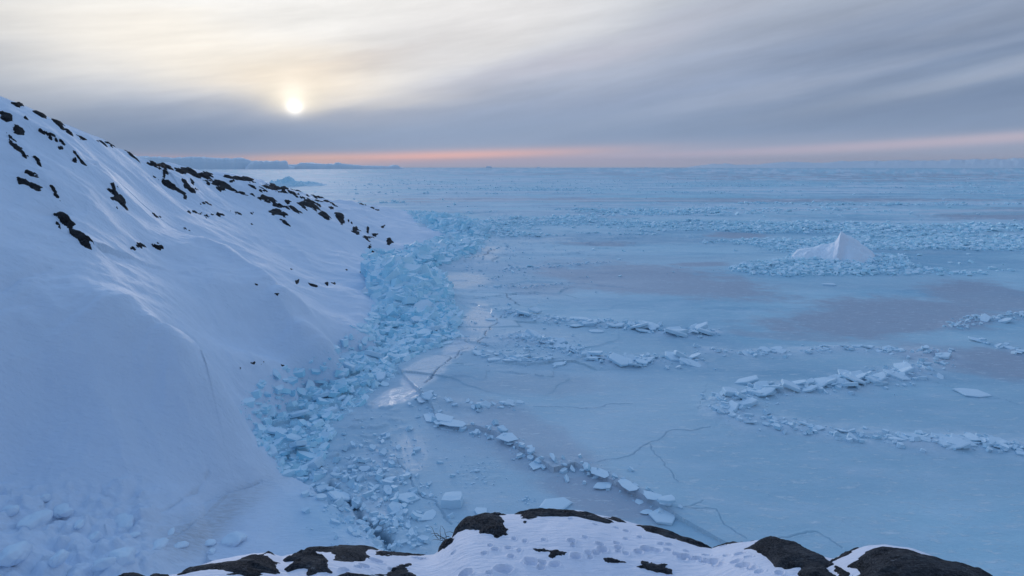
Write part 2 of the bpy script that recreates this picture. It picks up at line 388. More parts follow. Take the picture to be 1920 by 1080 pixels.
# ---------------------------------------------------------------- THE LEDGE IN FRONT OF THE CAMERA
sil = [(-200, 1150), (0, 1110), (200, 1084), (235, 1076), (285, 1078), (330, 1077), (400, 1053), (505, 1038), (528, 1046), (560, 1038), (575, 1030), (640, 1024), (700, 1027), (725, 1035), (760, 1039), (815, 1039), (830, 1022), (848, 1003), (853, 988), (875, 972), (920, 966), (962, 962), (1000, 958), (1040, 956), (1090, 960), (1130, 969), (1170, 978), (1210, 986), (1260, 1001), (1300, 1014), (1335, 1026), (1355, 1019), (1420, 1011), (1450, 1012), (1500, 1025), (1545, 1044), (1562, 1050), (1590, 1035), (1625, 1022), (1660, 1019), (1710, 1026), (1780, 1048), (1830, 1070), (1900, 1105), (2100, 1180)]
sil = np.array(sil, float); saz, ssl = bearing(sil[:, 0], sil[:, 1])
EA = np.linspace(math.radians(-50), math.radians(50), 1500)
ER = np.r_[np.linspace(.25, 3.2, 40), np.linspace(3.24, 7.4, 340), np.linspace(7.5, 13.5, 60)]
t = -np.interp(EA, saz, ssl)
k = np.exp(-np.linspace(-2.5, 2.5, 181)**2); k /= k.sum()
k3 = np.exp(-np.linspace(-2.5, 2.5, 13)**2); k3 /= k3.sum()
tp = np.pad(t, 90, 'edge'); ts = np.convolve(tp, k, 'valid'); t = np.convolve(np.pad(t, 6, 'edge'), k3, 'valid')
re = 6.0+.35*np.sin(EA*5+1)
EA_, ER_ = np.meshgrid(EA, ER, indexing='ij'); q = (ER_-re[:, None])
T = ts[:, None]+(t-ts)[:, None]*np.exp(-(q/.55)**2)+np.where(q < 0, 2.0, 2.6)*(q/6.0)**2
EX = ER_*np.sin(EA_); EY = ER_*np.cos(EA_); EZ = H-ER_*T
EZ += (fbm(EX/.9, EY/.9, 81, 4)-.5)*.10*sstep(0, 2, ER_)*np.exp(-(q/2.5)**2)
EZ += (fbm(EX/.12, EY/.12, 85, 3)-.5)*.010
ledge0 = Polar(EA, ER, EZ.copy())
prints = []
for X, Y, w in [(630,310,42),(700,325,38),(665,385,34),(510,380,60),(610,425,52),(570,505,130),(330,535,100),(740,460,110),(810,465,70),(890,475,80),(1000,325,62),(1010,352,30),(1090,300,34),(1180,345,56),(1200,380,80),(1110,400,50),(1160,402,60),(1290,340,46),(1300,370,56),(1350,405,50),(1430,393,60),(1480,375,70),(1550,388,60),(1620,383,52),(1680,415,60),(1740,425,80),(1800,440,80),(1860,455,80),(1910,465,60),(1030,425,80),(1120,430,30),(480,353,34),(440,405,36),(820,318,26),(995,182,28),(1150,218,28),(1290,242,24),(1350,260,26),(590,370,30),(240,398,40),(800,495,60),(470,533,30),(1300,395,40),(1570,345,30),(1620,350,30),(40,440,60),(1440,300,24),(1740,390,40),(1350,310,20)]:
    prints.append((780+X/3.4286, 920+Y/3.4286, w/3.4286))
for X, Y, w in [(210,390,60),(260,395,50),(330,375,40),(390,425,60),(430,380,30),(500,370,60),(540,385,40),(520,430,70),(560,445,50),(60,350,50),(20,345,40),(110,320,30),(150,322,25),(600,460,50),(700,465,40),(420,330,40),(30,355,40),(370,405,60),(480,410,60)]:
    prints.append((1200+X/2.667, 900+Y/2.667, w/2.667))
for X, Y, w in [(1400,245,70),(1340,270,60),(1310,275,40),(1600,230,50),(1480,290,40),(1240,292,50),(1850,310,80)]:
    prints.append((180+X/2.667, 960+Y/2.667, w/2.667))
dent = np.zeros_like(EZ)
for u, v, w in prints:
    x, y = ledge0.hit(u, v); r = math.hypot(x, y); az = math.atan2(x, y)
    a = max(.03, w*.5*r/FP); b = a*random.uniform(.5, .7)+.01; th = random.uniform(-.5, .5)
    dx = (EX-x)*math.cos(az)-(EY-y)*math.sin(az); dy = (EX-x)*math.sin(az)+(EY-y)*math.cos(az)
    m = (np.abs(dx) < .5) & (np.abs(dy) < .5)
    d = np.sqrt(((dx*math.cos(th)+dy*math.sin(th))/a)**2+((dy*math.cos(th)-dx*math.sin(th))/b)**2)+(vn(EX*22, EY*22, 90)-.5)*.45
    dd = np.where(m, sstep(1.15, .55, d)*min(.05, a*.8)-.22*min(.05, a*.8)*np.exp(-((d-1.25)/.22)**2), 0)
    dent = np.where(np.abs(dd) > np.abs(dent), dd, dent)
EZ = EZ-dent
ledge = Polar(EA, ER, EZ)
o = ledge.mesh('snow_ledge', M_snow2, {'dirt': np.zeros(EZ.shape), 'blue': np.zeros(EZ.shape)}); tag(o, kind='structure')

# ---------------------------------------------------------------- ROCKS showing through the snow
NROCK = 0
def rock(field, px, mt, name, label, cat, group, hm, sd, rag=.3, edge=.35, gaps=0.):
    global NROCK
    P = np.array([field.hit(*p) for p in px])
    c = P.mean(0); r0 = math.hypot(*c)
    az = math.atan2(c[0], c[1]); ex = np.array([math.cos(az), -math.sin(az)]); ey = np.array([math.sin(az), math.cos(az)])
    Q = np.c_[(P-c)@ex, (P-c)@ey]
    lo = Q.min(0); hi = Q.max(0); sz = hi-lo; mrg = .12*sz+.02*r0*.3
    nx = int(np.clip(sz[0]/r0*FP*.9, 14, 150)); ny = int(np.clip(sz[1]/r0*FP*.9, 14, 110))
    gx, gy = np.meshgrid(np.linspace(lo[0]-mrg[0], hi[0]+mrg[0], nx), np.linspace(lo[1]-mrg[1], hi[1]+mrg[1], ny), indexing='ij')
    d, s, run = poly_dist(gx, gy, Q, True); ins = inside(gx, gy, Q); d = np.where(ins, d, -d)
    wmin = max(.02, min(sz)*.5)
    d = d+(fbm(gx/wmin*1.3, gy/wmin*1.3, sd, 4, .6)-.5)*wmin*rag*2*.5
    X = c[0]+gx*ex[0]+gy*ey[0]; Y = c[1]+gx*ex[1]+gy*ey[1]
    prof = np.where(d > 0, 1-np.exp(-d/(wmin*edge)), np.maximum(d/wmin*2.2, -1.2))
    n = ridged(gx/wmin*.9, gy/wmin*.9, sd+3, 5, .6)*.55+.45*ridged((gx*.8+gy*.6)/wmin*.7, (gy*.8-gx*.6)/wmin*2.6, sd+5, 4, .65)
    C2 = np.cov(Q.T); ev, evec = np.linalg.eigh(C2+np.eye(2)*1e-6); mj = evec[:, 1]
    gl_ = gx*mj[0]+gy*mj[1]; gp_ = -gx*mj[1]+gy*mj[0]
    gap = sstep(.52, .62, fbm(gl_/(wmin*2.2), gp_/(wmin*.55), sd+19, 4, .6))*gaps
    Z = field.sample(X, Y)+hm*prof*(.55+.9*n)-hm*.05+np.where(d > 0, (fbm(gx/wmin*3, gy/wmin*3, sd+7, 3)-.5)*hm*.45, 0)-gap*hm*1.3*(d > 0)
    # top skin plus an underside so the rock is a closed body
    V = np.concatenate([np.stack([X, Y, Z], -1).reshape(-1, 3), np.stack([X, Y, field.sample(X, Y)-hm*2.2-.05], -1).reshape(-1, 3)])
    keep = (d > -wmin*.9); q4 = grid_faces(nx, ny); kf = keep.reshape(-1)[q4].any(1); q4 = q4[kf]
    nv = nx*ny; e = {}
    for f in q4:
        for a, b in ((f[0], f[1]), (f[1], f[2]), (f[2], f[3]), (f[3], f[0])): e[(a, b)] = 1
    side = [(b, a, a+nv, b+nv) for (a, b) in e if (b, a) not in e]
    F = np.concatenate([q4, q4[:, ::-1]+nv, np.array(side, np.int32)])[:, ::-1]
    used = np.unique(F); mp = np.zeros(nv*2, np.int32); mp[used] = np.arange(len(used)); V = V[used]; F = mp[F]
    org = np.array([c[0], c[1], float(field.sample(c[0], c[1]))])
    # face winding: top skin must look up
    v0 = V[F[0, 0]]; nn = np.cross(V[F[0, 1]]-v0, V[F[0, 2]]-v0)
    if nn[2] < 0: F = F[:, ::-1]
    o = mesh_np(name, V-org, F, mt, True); o.location = org
    tag(o, label, cat, group); NROCK += 1
    return o
def zz(pts, s, ox, oy): return [(ox+a/s, oy+b/s) for a, b in pts]
hill_rocks = [
 ('left', [(0,180),(50,190),(90,215),(100,240),(50,250),(0,215)]), ('left', [(85,240),(110,245),(135,290),(138,340),(105,330),(70,305),(80,280)]),
 ('left', [(45,315),(90,350),(130,400),(165,455),(140,445),(100,400),(60,365)]), ('left', [(60,130),(130,140),(135,158),(90,155)]), ('left', [(130,205),(170,230),(140,228)]),
 ('sky', [(175,168),(240,188),(285,222),(240,217),(200,192)]), ('sky', [(290,238),(330,238),(380,278),(430,308),(480,330),(420,320),(360,292)]),
 ('left', [(220,285),(300,310),(350,345),(375,375),(330,357),(270,322)]), ('left', [(325,378),(365,376),(360,396),(335,394)]), ('left', [(395,388),(430,405),(500,495),(460,477),(430,437)]),
 ('left', [(398,443),(432,443),(432,470),(405,462)]), ('left', [(180,432),(230,458),(240,497),(215,482)]), ('left', [(135,528),(215,528),(222,552),(170,549)]),
 ('left', [(105,556),(150,572),(230,598),(262,608),(215,630),(170,609),(110,589)]), ('left', [(272,592),(312,618),(345,692),(315,664)]),
 ('long dark rock face cutting diagonally through the smooth near snow slope', [(285,745),(370,758),(395,775),(440,845),(490,878),(525,955),(500,963),(430,918),(380,855),(320,798)]),
 ('narrow black rock face on the shoulder right of the rock-strewn hillside', [(600,622),(640,588),(672,618),(702,670),(717,732),(655,728),(675,702),(625,668),(645,652)]),
 ('sky', [(540,343),(600,348),(650,378),(590,368)]), ('sky', [(680,383),(740,418),(792,472),(740,434)]),
 ('mid', [(855,752),(907,769),(880,779)]), ('mid', [(1003,825),(1077,852),(1030,849)]), ('lip', [(735,953),(820,933),(815,945),(770,956)]), ('lip', [(845,914),(890,920),(932,964),(880,958),(850,938)]),
 ('head', [(825,466),(900,472),(960,488),(950,500),(890,501),(840,483)]), ('head', [(910,545),(938,503),(947,530),(925,560)]), ('head', [(985,497),(1060,492),(1092,512),(1115,532),(1040,519),(1000,519)]),
 ('head', [(870,548),(960,582),(1010,617),(1047,640),(1035,649),(990,629),(920,589)]), ('head', [(1028,652),(1052,652),(1050,678),(1033,676)]),
 ('head', [(1022,568),(1045,556),(1060,600),(1078,600),(1070,555),(1085,560),(1092,590),(1070,618),(1040,608)]), ('head', [(1055,612),(1118,618),(1095,643),(1060,638)]),
 ('head', [(1100,527),(1190,527),(1203,553),(1150,559),(1110,554)]), ('head', [(1155,573),(1210,560),(1262,577),(1322,628),(1270,610),(1225,594),(1215,609),(1165,599)]),
 ('head', [(1215,603),(1247,598),(1270,628),(1230,625)]), ('head', [(1240,537),(1330,542),(1402,547),(1438,578),(1410,584),(1370,565),(1300,554)]), ('head', [(1335,627),(1422,655),(1380,655)]),
 ('head', [(1430,598),(1500,589),(1562,597),(1584,620),(1530,619),(1480,609)]), ('head', [(1430,658),(1500,652),(1552,682),(1578,718),(1545,714),(1510,686),(1450,673)]),
 ('head', [(1580,602),(1622,607),(1600,636),(1585,631)]), ('head', [(1620,622),(1682,628),(1672,649),(1630,644)]), ('head', [(1650,688),(1740,688),(1803,732),(1740,726),(1690,714)]),
 ('head', [(1610,709),(1642,712),(1703,751),(1660,749)]), ('head', [(1500,742),(1550,727),(1585,727),(1618,787),(1590,774),(1565,754),(1540,764)]), ('head', [(1578,787),(1607,797),(1638,832),(1600,815)]),
 ('head', [(1788,752),(1832,752),(1868,786),(1850,794),(1815,777)]), ('head', [(1620,597),(1700,607),(1725,627),(1670,623)]), ('head', [(1700,667),(1762,677),(1803,708),(1750,699)]),
 ('head', [(1598,682),(1642,687),(1620,704)]), ('mid', [(1398,742),(1442,748),(1420,760)]), ('mid', [(1148,762),(1177,768),(1160,780)]), ('head', [(1745,640),(1790,650),(1830,668),(1790,664)]), ('head', [(1820,680),(1860,684),(1835,694)]), ('head', [(1850,715),(1880,722),(1860,730)]),
 ('mid', [(1050,742),(1080,738),(1140,742),(1100,749)]), ('mid', [(1300,742),(1340,745),(1360,756),(1320,752)]), ('mid', [(1190,757),(1240,752),(1270,762),(1215,765)]),
 ('mid', [(1080,700),(1140,696),(1190,704),(1130,706)]), ('mid', [(1410,810),(1425,815),(1415,822)]), ('head', [(1140,540),(1165,545),(1180,565),(1160,562)]), ('head', [(1290,568),(1320,567),(1315,579),(1296,580)]), ('head', [(1450,625),(1500,622),(1490,634),(1460,634)])]
LB = {'left': ('dark rock patch bared through snow on the steep upper left hillside', 'rock patches on the steep upper left hillside'),
      'sky': ('thin dark rock strip on the skyline of the steep left hill', 'rock strips along the left hill skyline'),
      'mid': ('small sliver of rock in the open snowfield below the headland crags', 'rock slivers in the open snowfield'),
      'lip': ('dark rock tip poking from the snow lip in the middle of the slope', 'rock tips at the snow lip'),
      'head': ('dark crag on the low headland running out toward the ice', 'crags on the low headland'),
      'cleft': ('dark boulder in the snowy cleft just above the shore rubble', 'boulders in the cleft above the shore'),
      'low': ('tiny rock fleck in the drifted snow just above the blue shore rubble', 'rock flecks low on the snow slope')}
sd = 100
for key, pts in hill_rocks:
    sd += 11; px = zz(pts, 3, 0, 150)
    lab, grp = LB.get(key, (key, None))
    x, y = land.hit(*px[0]); hm = .17+.0019*math.hypot(x, y)
    if grp is None: hm = .38
    rock(land, px, M_rock, 'rock_outcrop', lab, 'rock', grp, hm, sd, 1.0, .25, .8 if key != 'head' else .45)
for key, pts in [('cleft', [(-50,85),(0,78),(25,95),(20,140),(0,160),(-25,120)]), ('cleft', [(72,205),(108,168),(125,215),(157,212),(122,240)]), ('cleft', [(183,178),(202,183),(197,228),(183,218)]), ('cleft', [(158,253),(200,246),(257,264),(200,284)]), ('cleft', [(218,222),(268,222),(252,248),(225,241)]), ('cleft', [(326,263),(355,254),(378,288),(347,318),(326,302)]), ('cleft', [(188,330),(220,298),(213,338),(242,362),(203,354)]), ('cleft', [(283,175),(322,163),(300,185)]), ('low', [(28,484),(48,488),(40,496)]), ('low', [(128,497),(168,508),(140,514)]), ('head', [(120,10),(180,14),(160,24)]), ('head', [(205,35),(240,38),(230,48)]), ('head', [(235,45),(272,52),(260,60)]), ('cleft', [(68,145),(82,142),(80,158)]), ('cleft', [(45,128),(60,132),(52,145)])]:
    sd += 11; rock(land, zz(pts, 3.858, 640, 380), M_rock, 'rock_outcrop', LB[key][0], 'rock', LB[key][1], .5 if key != 'low' else .22, sd, .8, .3, .3)
for pts in [[(392,120),(417,113),(400,138)], [(453,128),(500,143),(505,156),(475,148)], [(535,130),(558,128),(552,146)], [(565,128),(590,126),(586,140)], [(198,134),(222,148),(205,150)], [(292,190),(322,184),(310,204)], [(176,518),(206,518),(200,530)], [(220,530),(250,508),(240,530)], [(320,530),(350,533),(345,542)], [(370,62),(385,64),(378,70)], [(126,540),(136,540),(130,548)]]:
    sd += 11; rock(land, zz(pts, 2.572, 400, 480), M_rock, 'rock_outcrop', LB['low'][0], 'rock', LB['low'][1], .16, sd, .7, .4)
rg = random.Random(77)
for (x0, y0), (x1, y1), n in [((865, 545), (1045, 645), 5), ((1150, 565), (1420, 660), 7), ((1420, 595), (1800, 690), 9), ((1430, 660), (1720, 755), 6), ((1600, 600), (1900, 700), 6), ((200, 290), (380, 380), 4), ((20, 300), (160, 450), 4), ((840, 475), (1110, 530), 5)]:
    for k in range(n):
        t = (k+rg.random())/n; cx0 = x0+(x1-x0)*t+rg.uniform(-14, 14); cy0 = y0+(y1-y0)*t+rg.uniform(-9, 9); L_ = rg.uniform(14, 34); a_ = math.atan2(y1-y0, x1-x0)+rg.uniform(-.25, .25); c_, s_ = math.cos(a_), math.sin(a_); h_ = rg.uniform(3.5, 7)
        px = zz([(cx0+p*L_*c_-q*h_*s_, cy0+p*L_*s_+q*h_*c_) for p, q in ((-1, .1), (-.4, -.8), (.3, -.7), (1, .3), (.4, .9), (-.3, .6))], 3, 0, 150)
        sd += 7; kk = 'left' if x0 < 400 else 'head'; rock(land, px, M_rock, 'rock_outcrop', LB[kk][0], 'rock', LB[kk][1], .5, sd, .9, .3, .3)
fr = [
 ('dark ribbed rock slab with snow in its grooves, widest rock at bottom left', (2.667, 180, 960), [(385,335),(385,318),(460,285),(560,258),(690,238),(800,213),(870,200),(888,225),(912,260),(945,320),(955,345)], .10),
 ('rounded dark rock wrapped by snow, between the ribbed slab and the flat black rock', (2.667, 180, 960), [(940,240),(975,213),(1080,203),(1132,225),(1174,280),(1168,302),(1100,307),(1060,322),(1042,292),(960,300),(942,290),(975,262),(1005,245),(945,252)], .13),
 ('flat black rock crest on the ledge edge left of the snowy dip', (2.667, 180, 960), [(1015,200),(1110,176),(1250,164),(1370,172),(1424,192),(1370,207),(1370,222),(1310,237),(1240,250),(1188,240),(1205,218),(1180,199),(1060,206)], .09),
 ('thin low rock strip along the ledge edge ending in the snowy dip', (2.667, 180, 960), [(1398,218),(1430,196),(1520,202),(1645,211),(1560,220),(1450,222)], .06),
 ('lichened rock slab at the bottom edge below the snowy dip', (2.667, 180, 960), [(1190,335),(1200,318),(1340,300),(1420,278),(1565,260),(1558,282),(1595,318),(1600,340)], .08),
 ('low dark rock tip at the far bottom left of the ledge', (2.667, 180, 960), [(90,335),(95,320),(190,296),(250,296),(240,320),(245,335)], .08),
 ('smallest dark rock tip beside the ribbed slab at bottom left', (2.667, 180, 960), [(272,330),(275,315),(310,308),(362,318),(365,330)], .06),
 ('large black boulder with rounded left side on the ledge corner', (3.4286, 780, 920), [(243,252),(268,213),(330,183),(400,168),(480,158),(560,143),(612,154),(532,161),(557,180),(550,210),(582,225),(622,245),(592,287),(500,297),(383,292),(383,267),(350,267),(270,267),(250,292)], .16),
 ('small steep rock with dry twigs below the large black boulder', (3.4286, 780, 920), [(133,400),(163,338),(198,303),(247,303),(242,332),(207,352),(180,378)], .12),
 ('long grey rock rim capping the highest part of the snow ledge', (3.4286, 780, 920), [(628,152),(700,133),(850,119),(980,125),(1100,142),(1190,172),(1280,208),(1230,211),(1150,198),(1100,183),(1040,168),(900,171),(760,175),(715,185),(690,178)], .09),
 ('short dark rock wedge just right of the long grey rim', (3.4286, 780, 920), [(1193,170),(1260,167),(1320,182),(1360,210),(1300,203)], .06),
 ('narrow dark rock strip sloping down along the right ledge edge', (3.4286, 780, 920), [(1408,222),(1500,226),(1600,246),(1700,281),(1800,316),(1884,353),(1884,372),(1800,358),(1700,323),(1610,301),(1560,278),(1480,261)], .08),
 ('small dark rock showing in the middle of the trampled snow', (3.4286, 780, 920), [(742,371),(840,378),(900,375),(978,399),(957,422),(900,428),(880,443),(850,423),(842,402),(770,394)], .05),
 ('thin brown rock sliver in the snow left of the pale rock patch', (3.4286, 780, 920), [(1200,438),(1260,436),(1310,451),(1374,468),(1310,470),(1260,466),(1212,461)], .04),
 ('pale grey jagged rock patch near the bottom centre of the ledge', (3.4286, 780, 920), [(1386,490),(1440,478),(1448,455),(1520,467),(1620,473),(1604,495),(1644,510),(1660,545),(1560,530),(1480,513)], .05),
 ('tiny rock speck in the snow below the long grey rim', (3.4286, 780, 920), [(686,202),(718,195),(700,217)], .04),
 ('domed grey boulder bare of snow on the right of the ledge', (2.667, 1200, 900), [(526,347),(588,304),(650,294),(740,307),(850,347),(940,397),(972,420),(910,432),(930,462),(962,482),(970,500),(850,500),(818,477),(808,437),(780,432),(720,438),(680,436),(618,403),(568,373)], .16),
 ('thin rock strip at the ledge edge left of the domed grey boulder', (2.667, 1200, 900), [(352,331),(400,307),(540,295),(585,296),(520,308),(430,323)], .06),
 ('thin dark rock rim in the notch between the two right boulders', (2.667, 1200, 900), [(940,408),(1000,372),(1060,347),(1095,341),(1050,368),(1000,393),(960,413)], .06),
 ('narrow grey rock wedge below the notch of the two right boulders', (2.667, 1200, 900), [(962,418),(1002,438),(1064,480),(1075,500),(1010,500),(975,452)], .06),
 ('massive grey boulder under a snow cap at the bottom right', (2.667, 1200, 900), [(1050,442),(1098,408),(1138,364),(1200,347),(1280,353),(1400,378),(1500,397),(1600,428),(1750,482),(1830,540),(1900,600),(1080,600),(1040,540),(1068,480)], .17)]
for lab, (s, ox, oy), pts, hm in fr:
    sd += 13; o = rock(ledge, zz(pts, s, ox, oy), M_rock2, 'rock', lab, 'rock', None, hm*.42, sd, .55, .22, .35 if hm < .15 else .18)
    if 'twigs' in lab: twig_rock = o

# ---------------------------------------------------------------- THE SEA ICE SHEET
ridges = {
 'A': [(900, 665), (975, 681), (1070, 686)],
 'A2': [(969, 634), (1026, 650), (1089, 669), (1142, 684), (1193, 681), (1262, 672), (1309, 681)],
 'B': [(947, 587), (1010, 602), (1073, 606), (1133, 610), (1199, 615), (1246, 626), (1309, 626), (1341, 625)],
 'C': [(1325, 659), (1388, 665), (1460, 662), (1522, 658), (1584, 656), (1700, 662), (1752, 662)],
 'D1': [(1762, 666), (1744, 682), (1713, 700), (1656, 709), (1584, 722), (1522, 731), (1469, 731), (1420, 735), (1389, 749), (1358, 762)],
 'D2': [(1358, 762), (1358, 778), (1402, 795), (1478, 798), (1549, 809), (1620, 820), (1691, 829), (1780, 833), (1833, 829), (1909, 847), (1990, 835)],
 'E': [(1780, 618), (1802, 606), (1855, 599), (1918, 593), (1990, 590)],
 'F': [(1829, 640), (1873, 649), (1918, 664), (1960, 672)],
 'G': [(785, 738), (808, 764), (819, 793), (855, 807), (892, 807), (928, 818), (965, 840), (986, 855), (1037, 888), (1078, 877), (1129, 902), (1183, 928), (1234, 955)],
 'H': [(790, 752), (850, 764), (900, 768), (972, 765)],
 'I': [(930, 505), (1060, 500), (1150, 492)], 'J': [(900, 540), (980, 545), (1060, 532)]}
WR = {k: [tuple(float(c) for c in on_ice(*p)) for p in v] for k, v in ridges.items()}
shelf = [(600, 905), (604, 850), (635, 790), (680, 755), (735, 712), (752, 690), (790, 665), (858, 640), (862, 600), (845, 570), (838, 540), (822, 505), (900, 480), (910, 450), (930, 430), (880, 410), (800, 398)]
rub_poly_px = shelf+[(740, 400), (790, 425), (830, 445), (770, 470), (690, 485), (680, 500), (700, 540), (705, 600), (680, 640), (600, 700), (520, 755), (450, 800), (428, 845), (470, 880), (540, 900)]
RUB = np.array([tuple(float(c) for c in on_ice(*p)) for p in rub_poly_px])
# mounds of piled-up shore ice: pixel of the top, distance, half width across, half length away
mounds = [(745, 500, 112, 5, 10), (775, 532, 104, 5, 9), (800, 590, 92, 5.2, 7), (820, 640, 84, 3.0, 4), (780, 625, 88, 4, 4), (745, 640, 84, 3, 4), (700, 672, 77, 3.0, 3.5), (735, 690, 74, 2.5, 3), (640, 712, 70, 3, 3), (560, 765, 62, 3.4, 3), (520, 790, 59, 2.6, 2.6), (590, 800, 57.5, 3, 3), (470, 820, 54.5, 1.8, 2.2),
          (850, 462, 165, 8, 10), (790, 475, 150, 6, 8), (890, 425, 215, 6, 9), (860, 415, 225, 7, 9), (830, 405, 245, 8, 10), (720, 495, 122, 3, 5), (862, 575, 104, 3.2, 8)]
def mound_h(x, y):
    h = np.zeros(np.shape(x))
    for u, v, r, sx, sy in mounds:
        mx, my, mz = (float(c) for c in at_r(u, v, r))
        if mz <= 0: continue
        h = np.maximum(h, mz*1.2*np.exp(-((x-mx)/sx)**2*.8-((y-my)/sy)**2*.8))
    return h
SAZ = np.linspace(math.radians(-56), math.radians(56), 1350)
inv = np.linspace(1/24., 1/2500., 1150); SR = np.r_[1/inv, 3200, 4500, 7000, 11000, 18000, 30000]
SA_, SR_ = np.meshgrid(SAZ, SR, indexing='ij'); SX = SR_*np.sin(SA_); SY = SR_*np.cos(SA_)
SU, SV = proj(SX, SY, 0.)
near = sstep(2400, 900, SR_)
SZ = near*((fbm(SX/14, SY/14, 201, 3)-.5)*.10+(fbm(SX/1.2, SY/1.2, 205, 3)-.5)*.035*sstep(220, 80, SR_))
# broken plate mosaic: neighbouring floes stand a hand's breadth higher or lower
wx = SX+5*(fbm(SX/9, SY/9, 211, 3)-.5); wy = SY+5*(fbm(SX/9, SY/9, 215, 3)-.5)
plate_mask = np.clip(sstep(1240, 1000, SU)*sstep(760, 680, SV)*.8+sstep(500, 440, SV), 0, 1)
plate_mask *= sstep(.30, .44, fbm(SX/28, SY/16, 219, 3))*near
f1, f2, cid = voro(wx/15, wy/6.5, 221); SZ += plate_mask*cid*.50
f1b, f2b, cidb = voro(wx/5, wy/2.6, 231); loc = sstep(.5, .62, fbm(SX/22, SY/11, 235, 3)); SZ += plate_mask*loc*cidb*.36
pe = plate_mask*sstep(.06, .0, f2-f1)*sstep(260, 120, SR_)
cyan = .35*pe
# far rubble fields
ff = fbm(SX/70, SY/38, 241, 4)
def far_mask(x, y, u, v):
    f = .75*fbm(x/95, y/26, 241, 4, .6)+.25*fbm(x/14, y/7, 247, 3, .6)
    band = sstep(500, 455, v)
    sp = np.exp(-((u-1580)/190)**2-((v-496)/20)**2)*.42+np.exp(-((u-1650)/260)**2-((v-455)/26)**2)*.10+np.exp(-((u-1860)/120)**2-((v-510)/12)**2)*.2
    sp += np.exp(-((u-1000)/180)**2-((v-420)/20)**2)*.08+np.exp(-((u-1250)/250)**2-((v-405)/14)**2)*.08+np.exp(-((u-940)/60)**2-((v-440)/14)**2)*.15
    sp += np.exp(-((u-1010)/330)**2-((v-352)/10)**2)*.08+np.exp(-((u-1500)/420)**2-((v-425)/14)**2)*.06
    sp -= np.exp(-((v-376)/5)**2)*.4*sstep(700, 900, u)+np.exp(-((u-1150)/200)**2-((v-465)/10)**2)*.16+np.exp(-((u-1860)/110)**2-((v-400)/10)**2)*.3+sstep(340, 318, v)*.08
    sp -= np.exp(-((u-1250)/170)**2-((v-448)/6)**2)*.2+np.exp(-((u-1330)/60)**2-((v-440)/5)**2)*.2
    return sstep(.53, .70, f+sp)**1.5*np.clip(band+sstep(.06, .14, sp), 0, 1)
FM = far_mask(SX, SY, SU, SV)
SZ += FM*near*(ridged(SX/3.2, SY/2.4, 251, 4, .65)-.35)*1.5*np.clip(.6+fbm(SX/20, SY/20, 255, 2), 0, 1.4)
cyan = np.maximum(cyan, FM*.45*np.clip(fbm(SX/6, SY/4, 257, 3)*2-.4, 0, 1))
bx_, by_ = on_ice(1575, 494); SZ += 1.5*np.exp(-((SX-bx_)/20)**2-((SY-by_)/11)**2)
# shore rubble floor
inr = inside(SX, SY, RUB); MH = mound_h(SX, SY)
dR, _, _ = poly_dist(SX, SY, RUB, True); wr_ = np.where(inr, sstep(0, 1.5, dR), 0)
f1c, f2c, cidc = voro(SX/1.6, SY/1.6, 261)
SZ += MH*.88+wr_*((cidc-.4)*.55+(fbm(SX/.6, SY/.6, 265, 3)-.5)*.3)
near_m = np.clip(MH, 0, 1)*(1-wr_); SZ += near_m*(ridged(SX/1.2, SY/1.2, 267, 3)-.5)*.4
cyan = np.maximum(cyan, wr_*(.20+.5*cidc**2))
# welts under the pressure ridges
white = np.zeros_like(SZ); white += sstep(-1, 1, MH)*near_m*.6
for k_, P in WR.items():
    d, s, run = poly_dist(SX, SY, P); w = .9 if k_ in 'GHIJF' else 1.7
    wob = fbm(SX/1.5, SY/1.5, 271, 3)
    SZ += np.exp(-(d/w)**2)*(wob*.5)*(.35 if k_ in 'GIJ' else .8)*(.3+1.4*fbm(run/4, run*0, 273, 2))+np.exp(-(d/(w*2.2))**2)*.10*ridged(SX/1.1, SY/1.1, 275, 3)
    if k_ == 'G': SZ += np.where(s+0*d > 0, .42, 0)*np.exp(-d/9.)
    if k_ in ('D1', 'D2', 'C', 'A2', 'B'): white = np.maximum(white, .95*np.exp(-(d/2.4)**2)*wob)
# cracks
crack = np.zeros_like(SZ); CW1 = 1.6*(fbm(SX/2.6, SY/2.6, 281, 4, .55)-.5); CW2 = 1.6*(fbm(SX/2.6, SY/2.6, 285, 4, .55)-.5)
for px, w in [([(947, 588), (935, 605), (925, 612), (905, 640), (898, 648)], .08), ([(880, 655), (850, 672), (838, 690), (815, 705), (800, 722)], .08), ([(930, 470), (905, 485), (880, 492)], .16), ([(947, 552), (970, 575)], .10),
              ([(745, 868), (775, 895), (790, 930), (815, 950), (845, 978)], .07), ([(1130, 878), (1200, 845), (1260, 812), (1330, 800)], .05), ([(1220, 835), (1245, 870), (1270, 905)], .05),
              ([(1265, 958), (1290, 955), (1338, 958), (1372, 1000), (1390, 1012)], .05), ([(1288, 955), (1308, 938)], .04), ([(1460, 1010), (1490, 998), (1530, 996), (1560, 1012), (1585, 1032)], .05), ([(1420, 745), (1310, 770), (1330, 720)], .03),
              ([(705, 1000), (730, 1010), (735, 1045)], .3), ([(1000, 766), (1100, 766), (1180, 760)], .06), ([(1700, 700), (1800, 730), (1918, 760)], .05), ([(1290, 575), (1500, 600), (1700, 606)], .04), ([(612, 905), (660, 945), (700, 980), (732, 1015)], .25)]:
    P = [tuple(float(c) for c in on_ice(*p)) for p in px]
    d, s, run = poly_dist(SX+CW1, SY+CW2, P)
    c_ = sstep(w*1.9, w*.4, d+w*1.6*(fbm(run/1.5, run*0, 287, 3)-.45)); crack = np.maximum(crack, c_*(.75 if w > .07 else .22)); SZ -= c_*min(.3, w*1.5)
    SZ += np.exp(-((d-w*3)/(w*2))**2)*w*.4
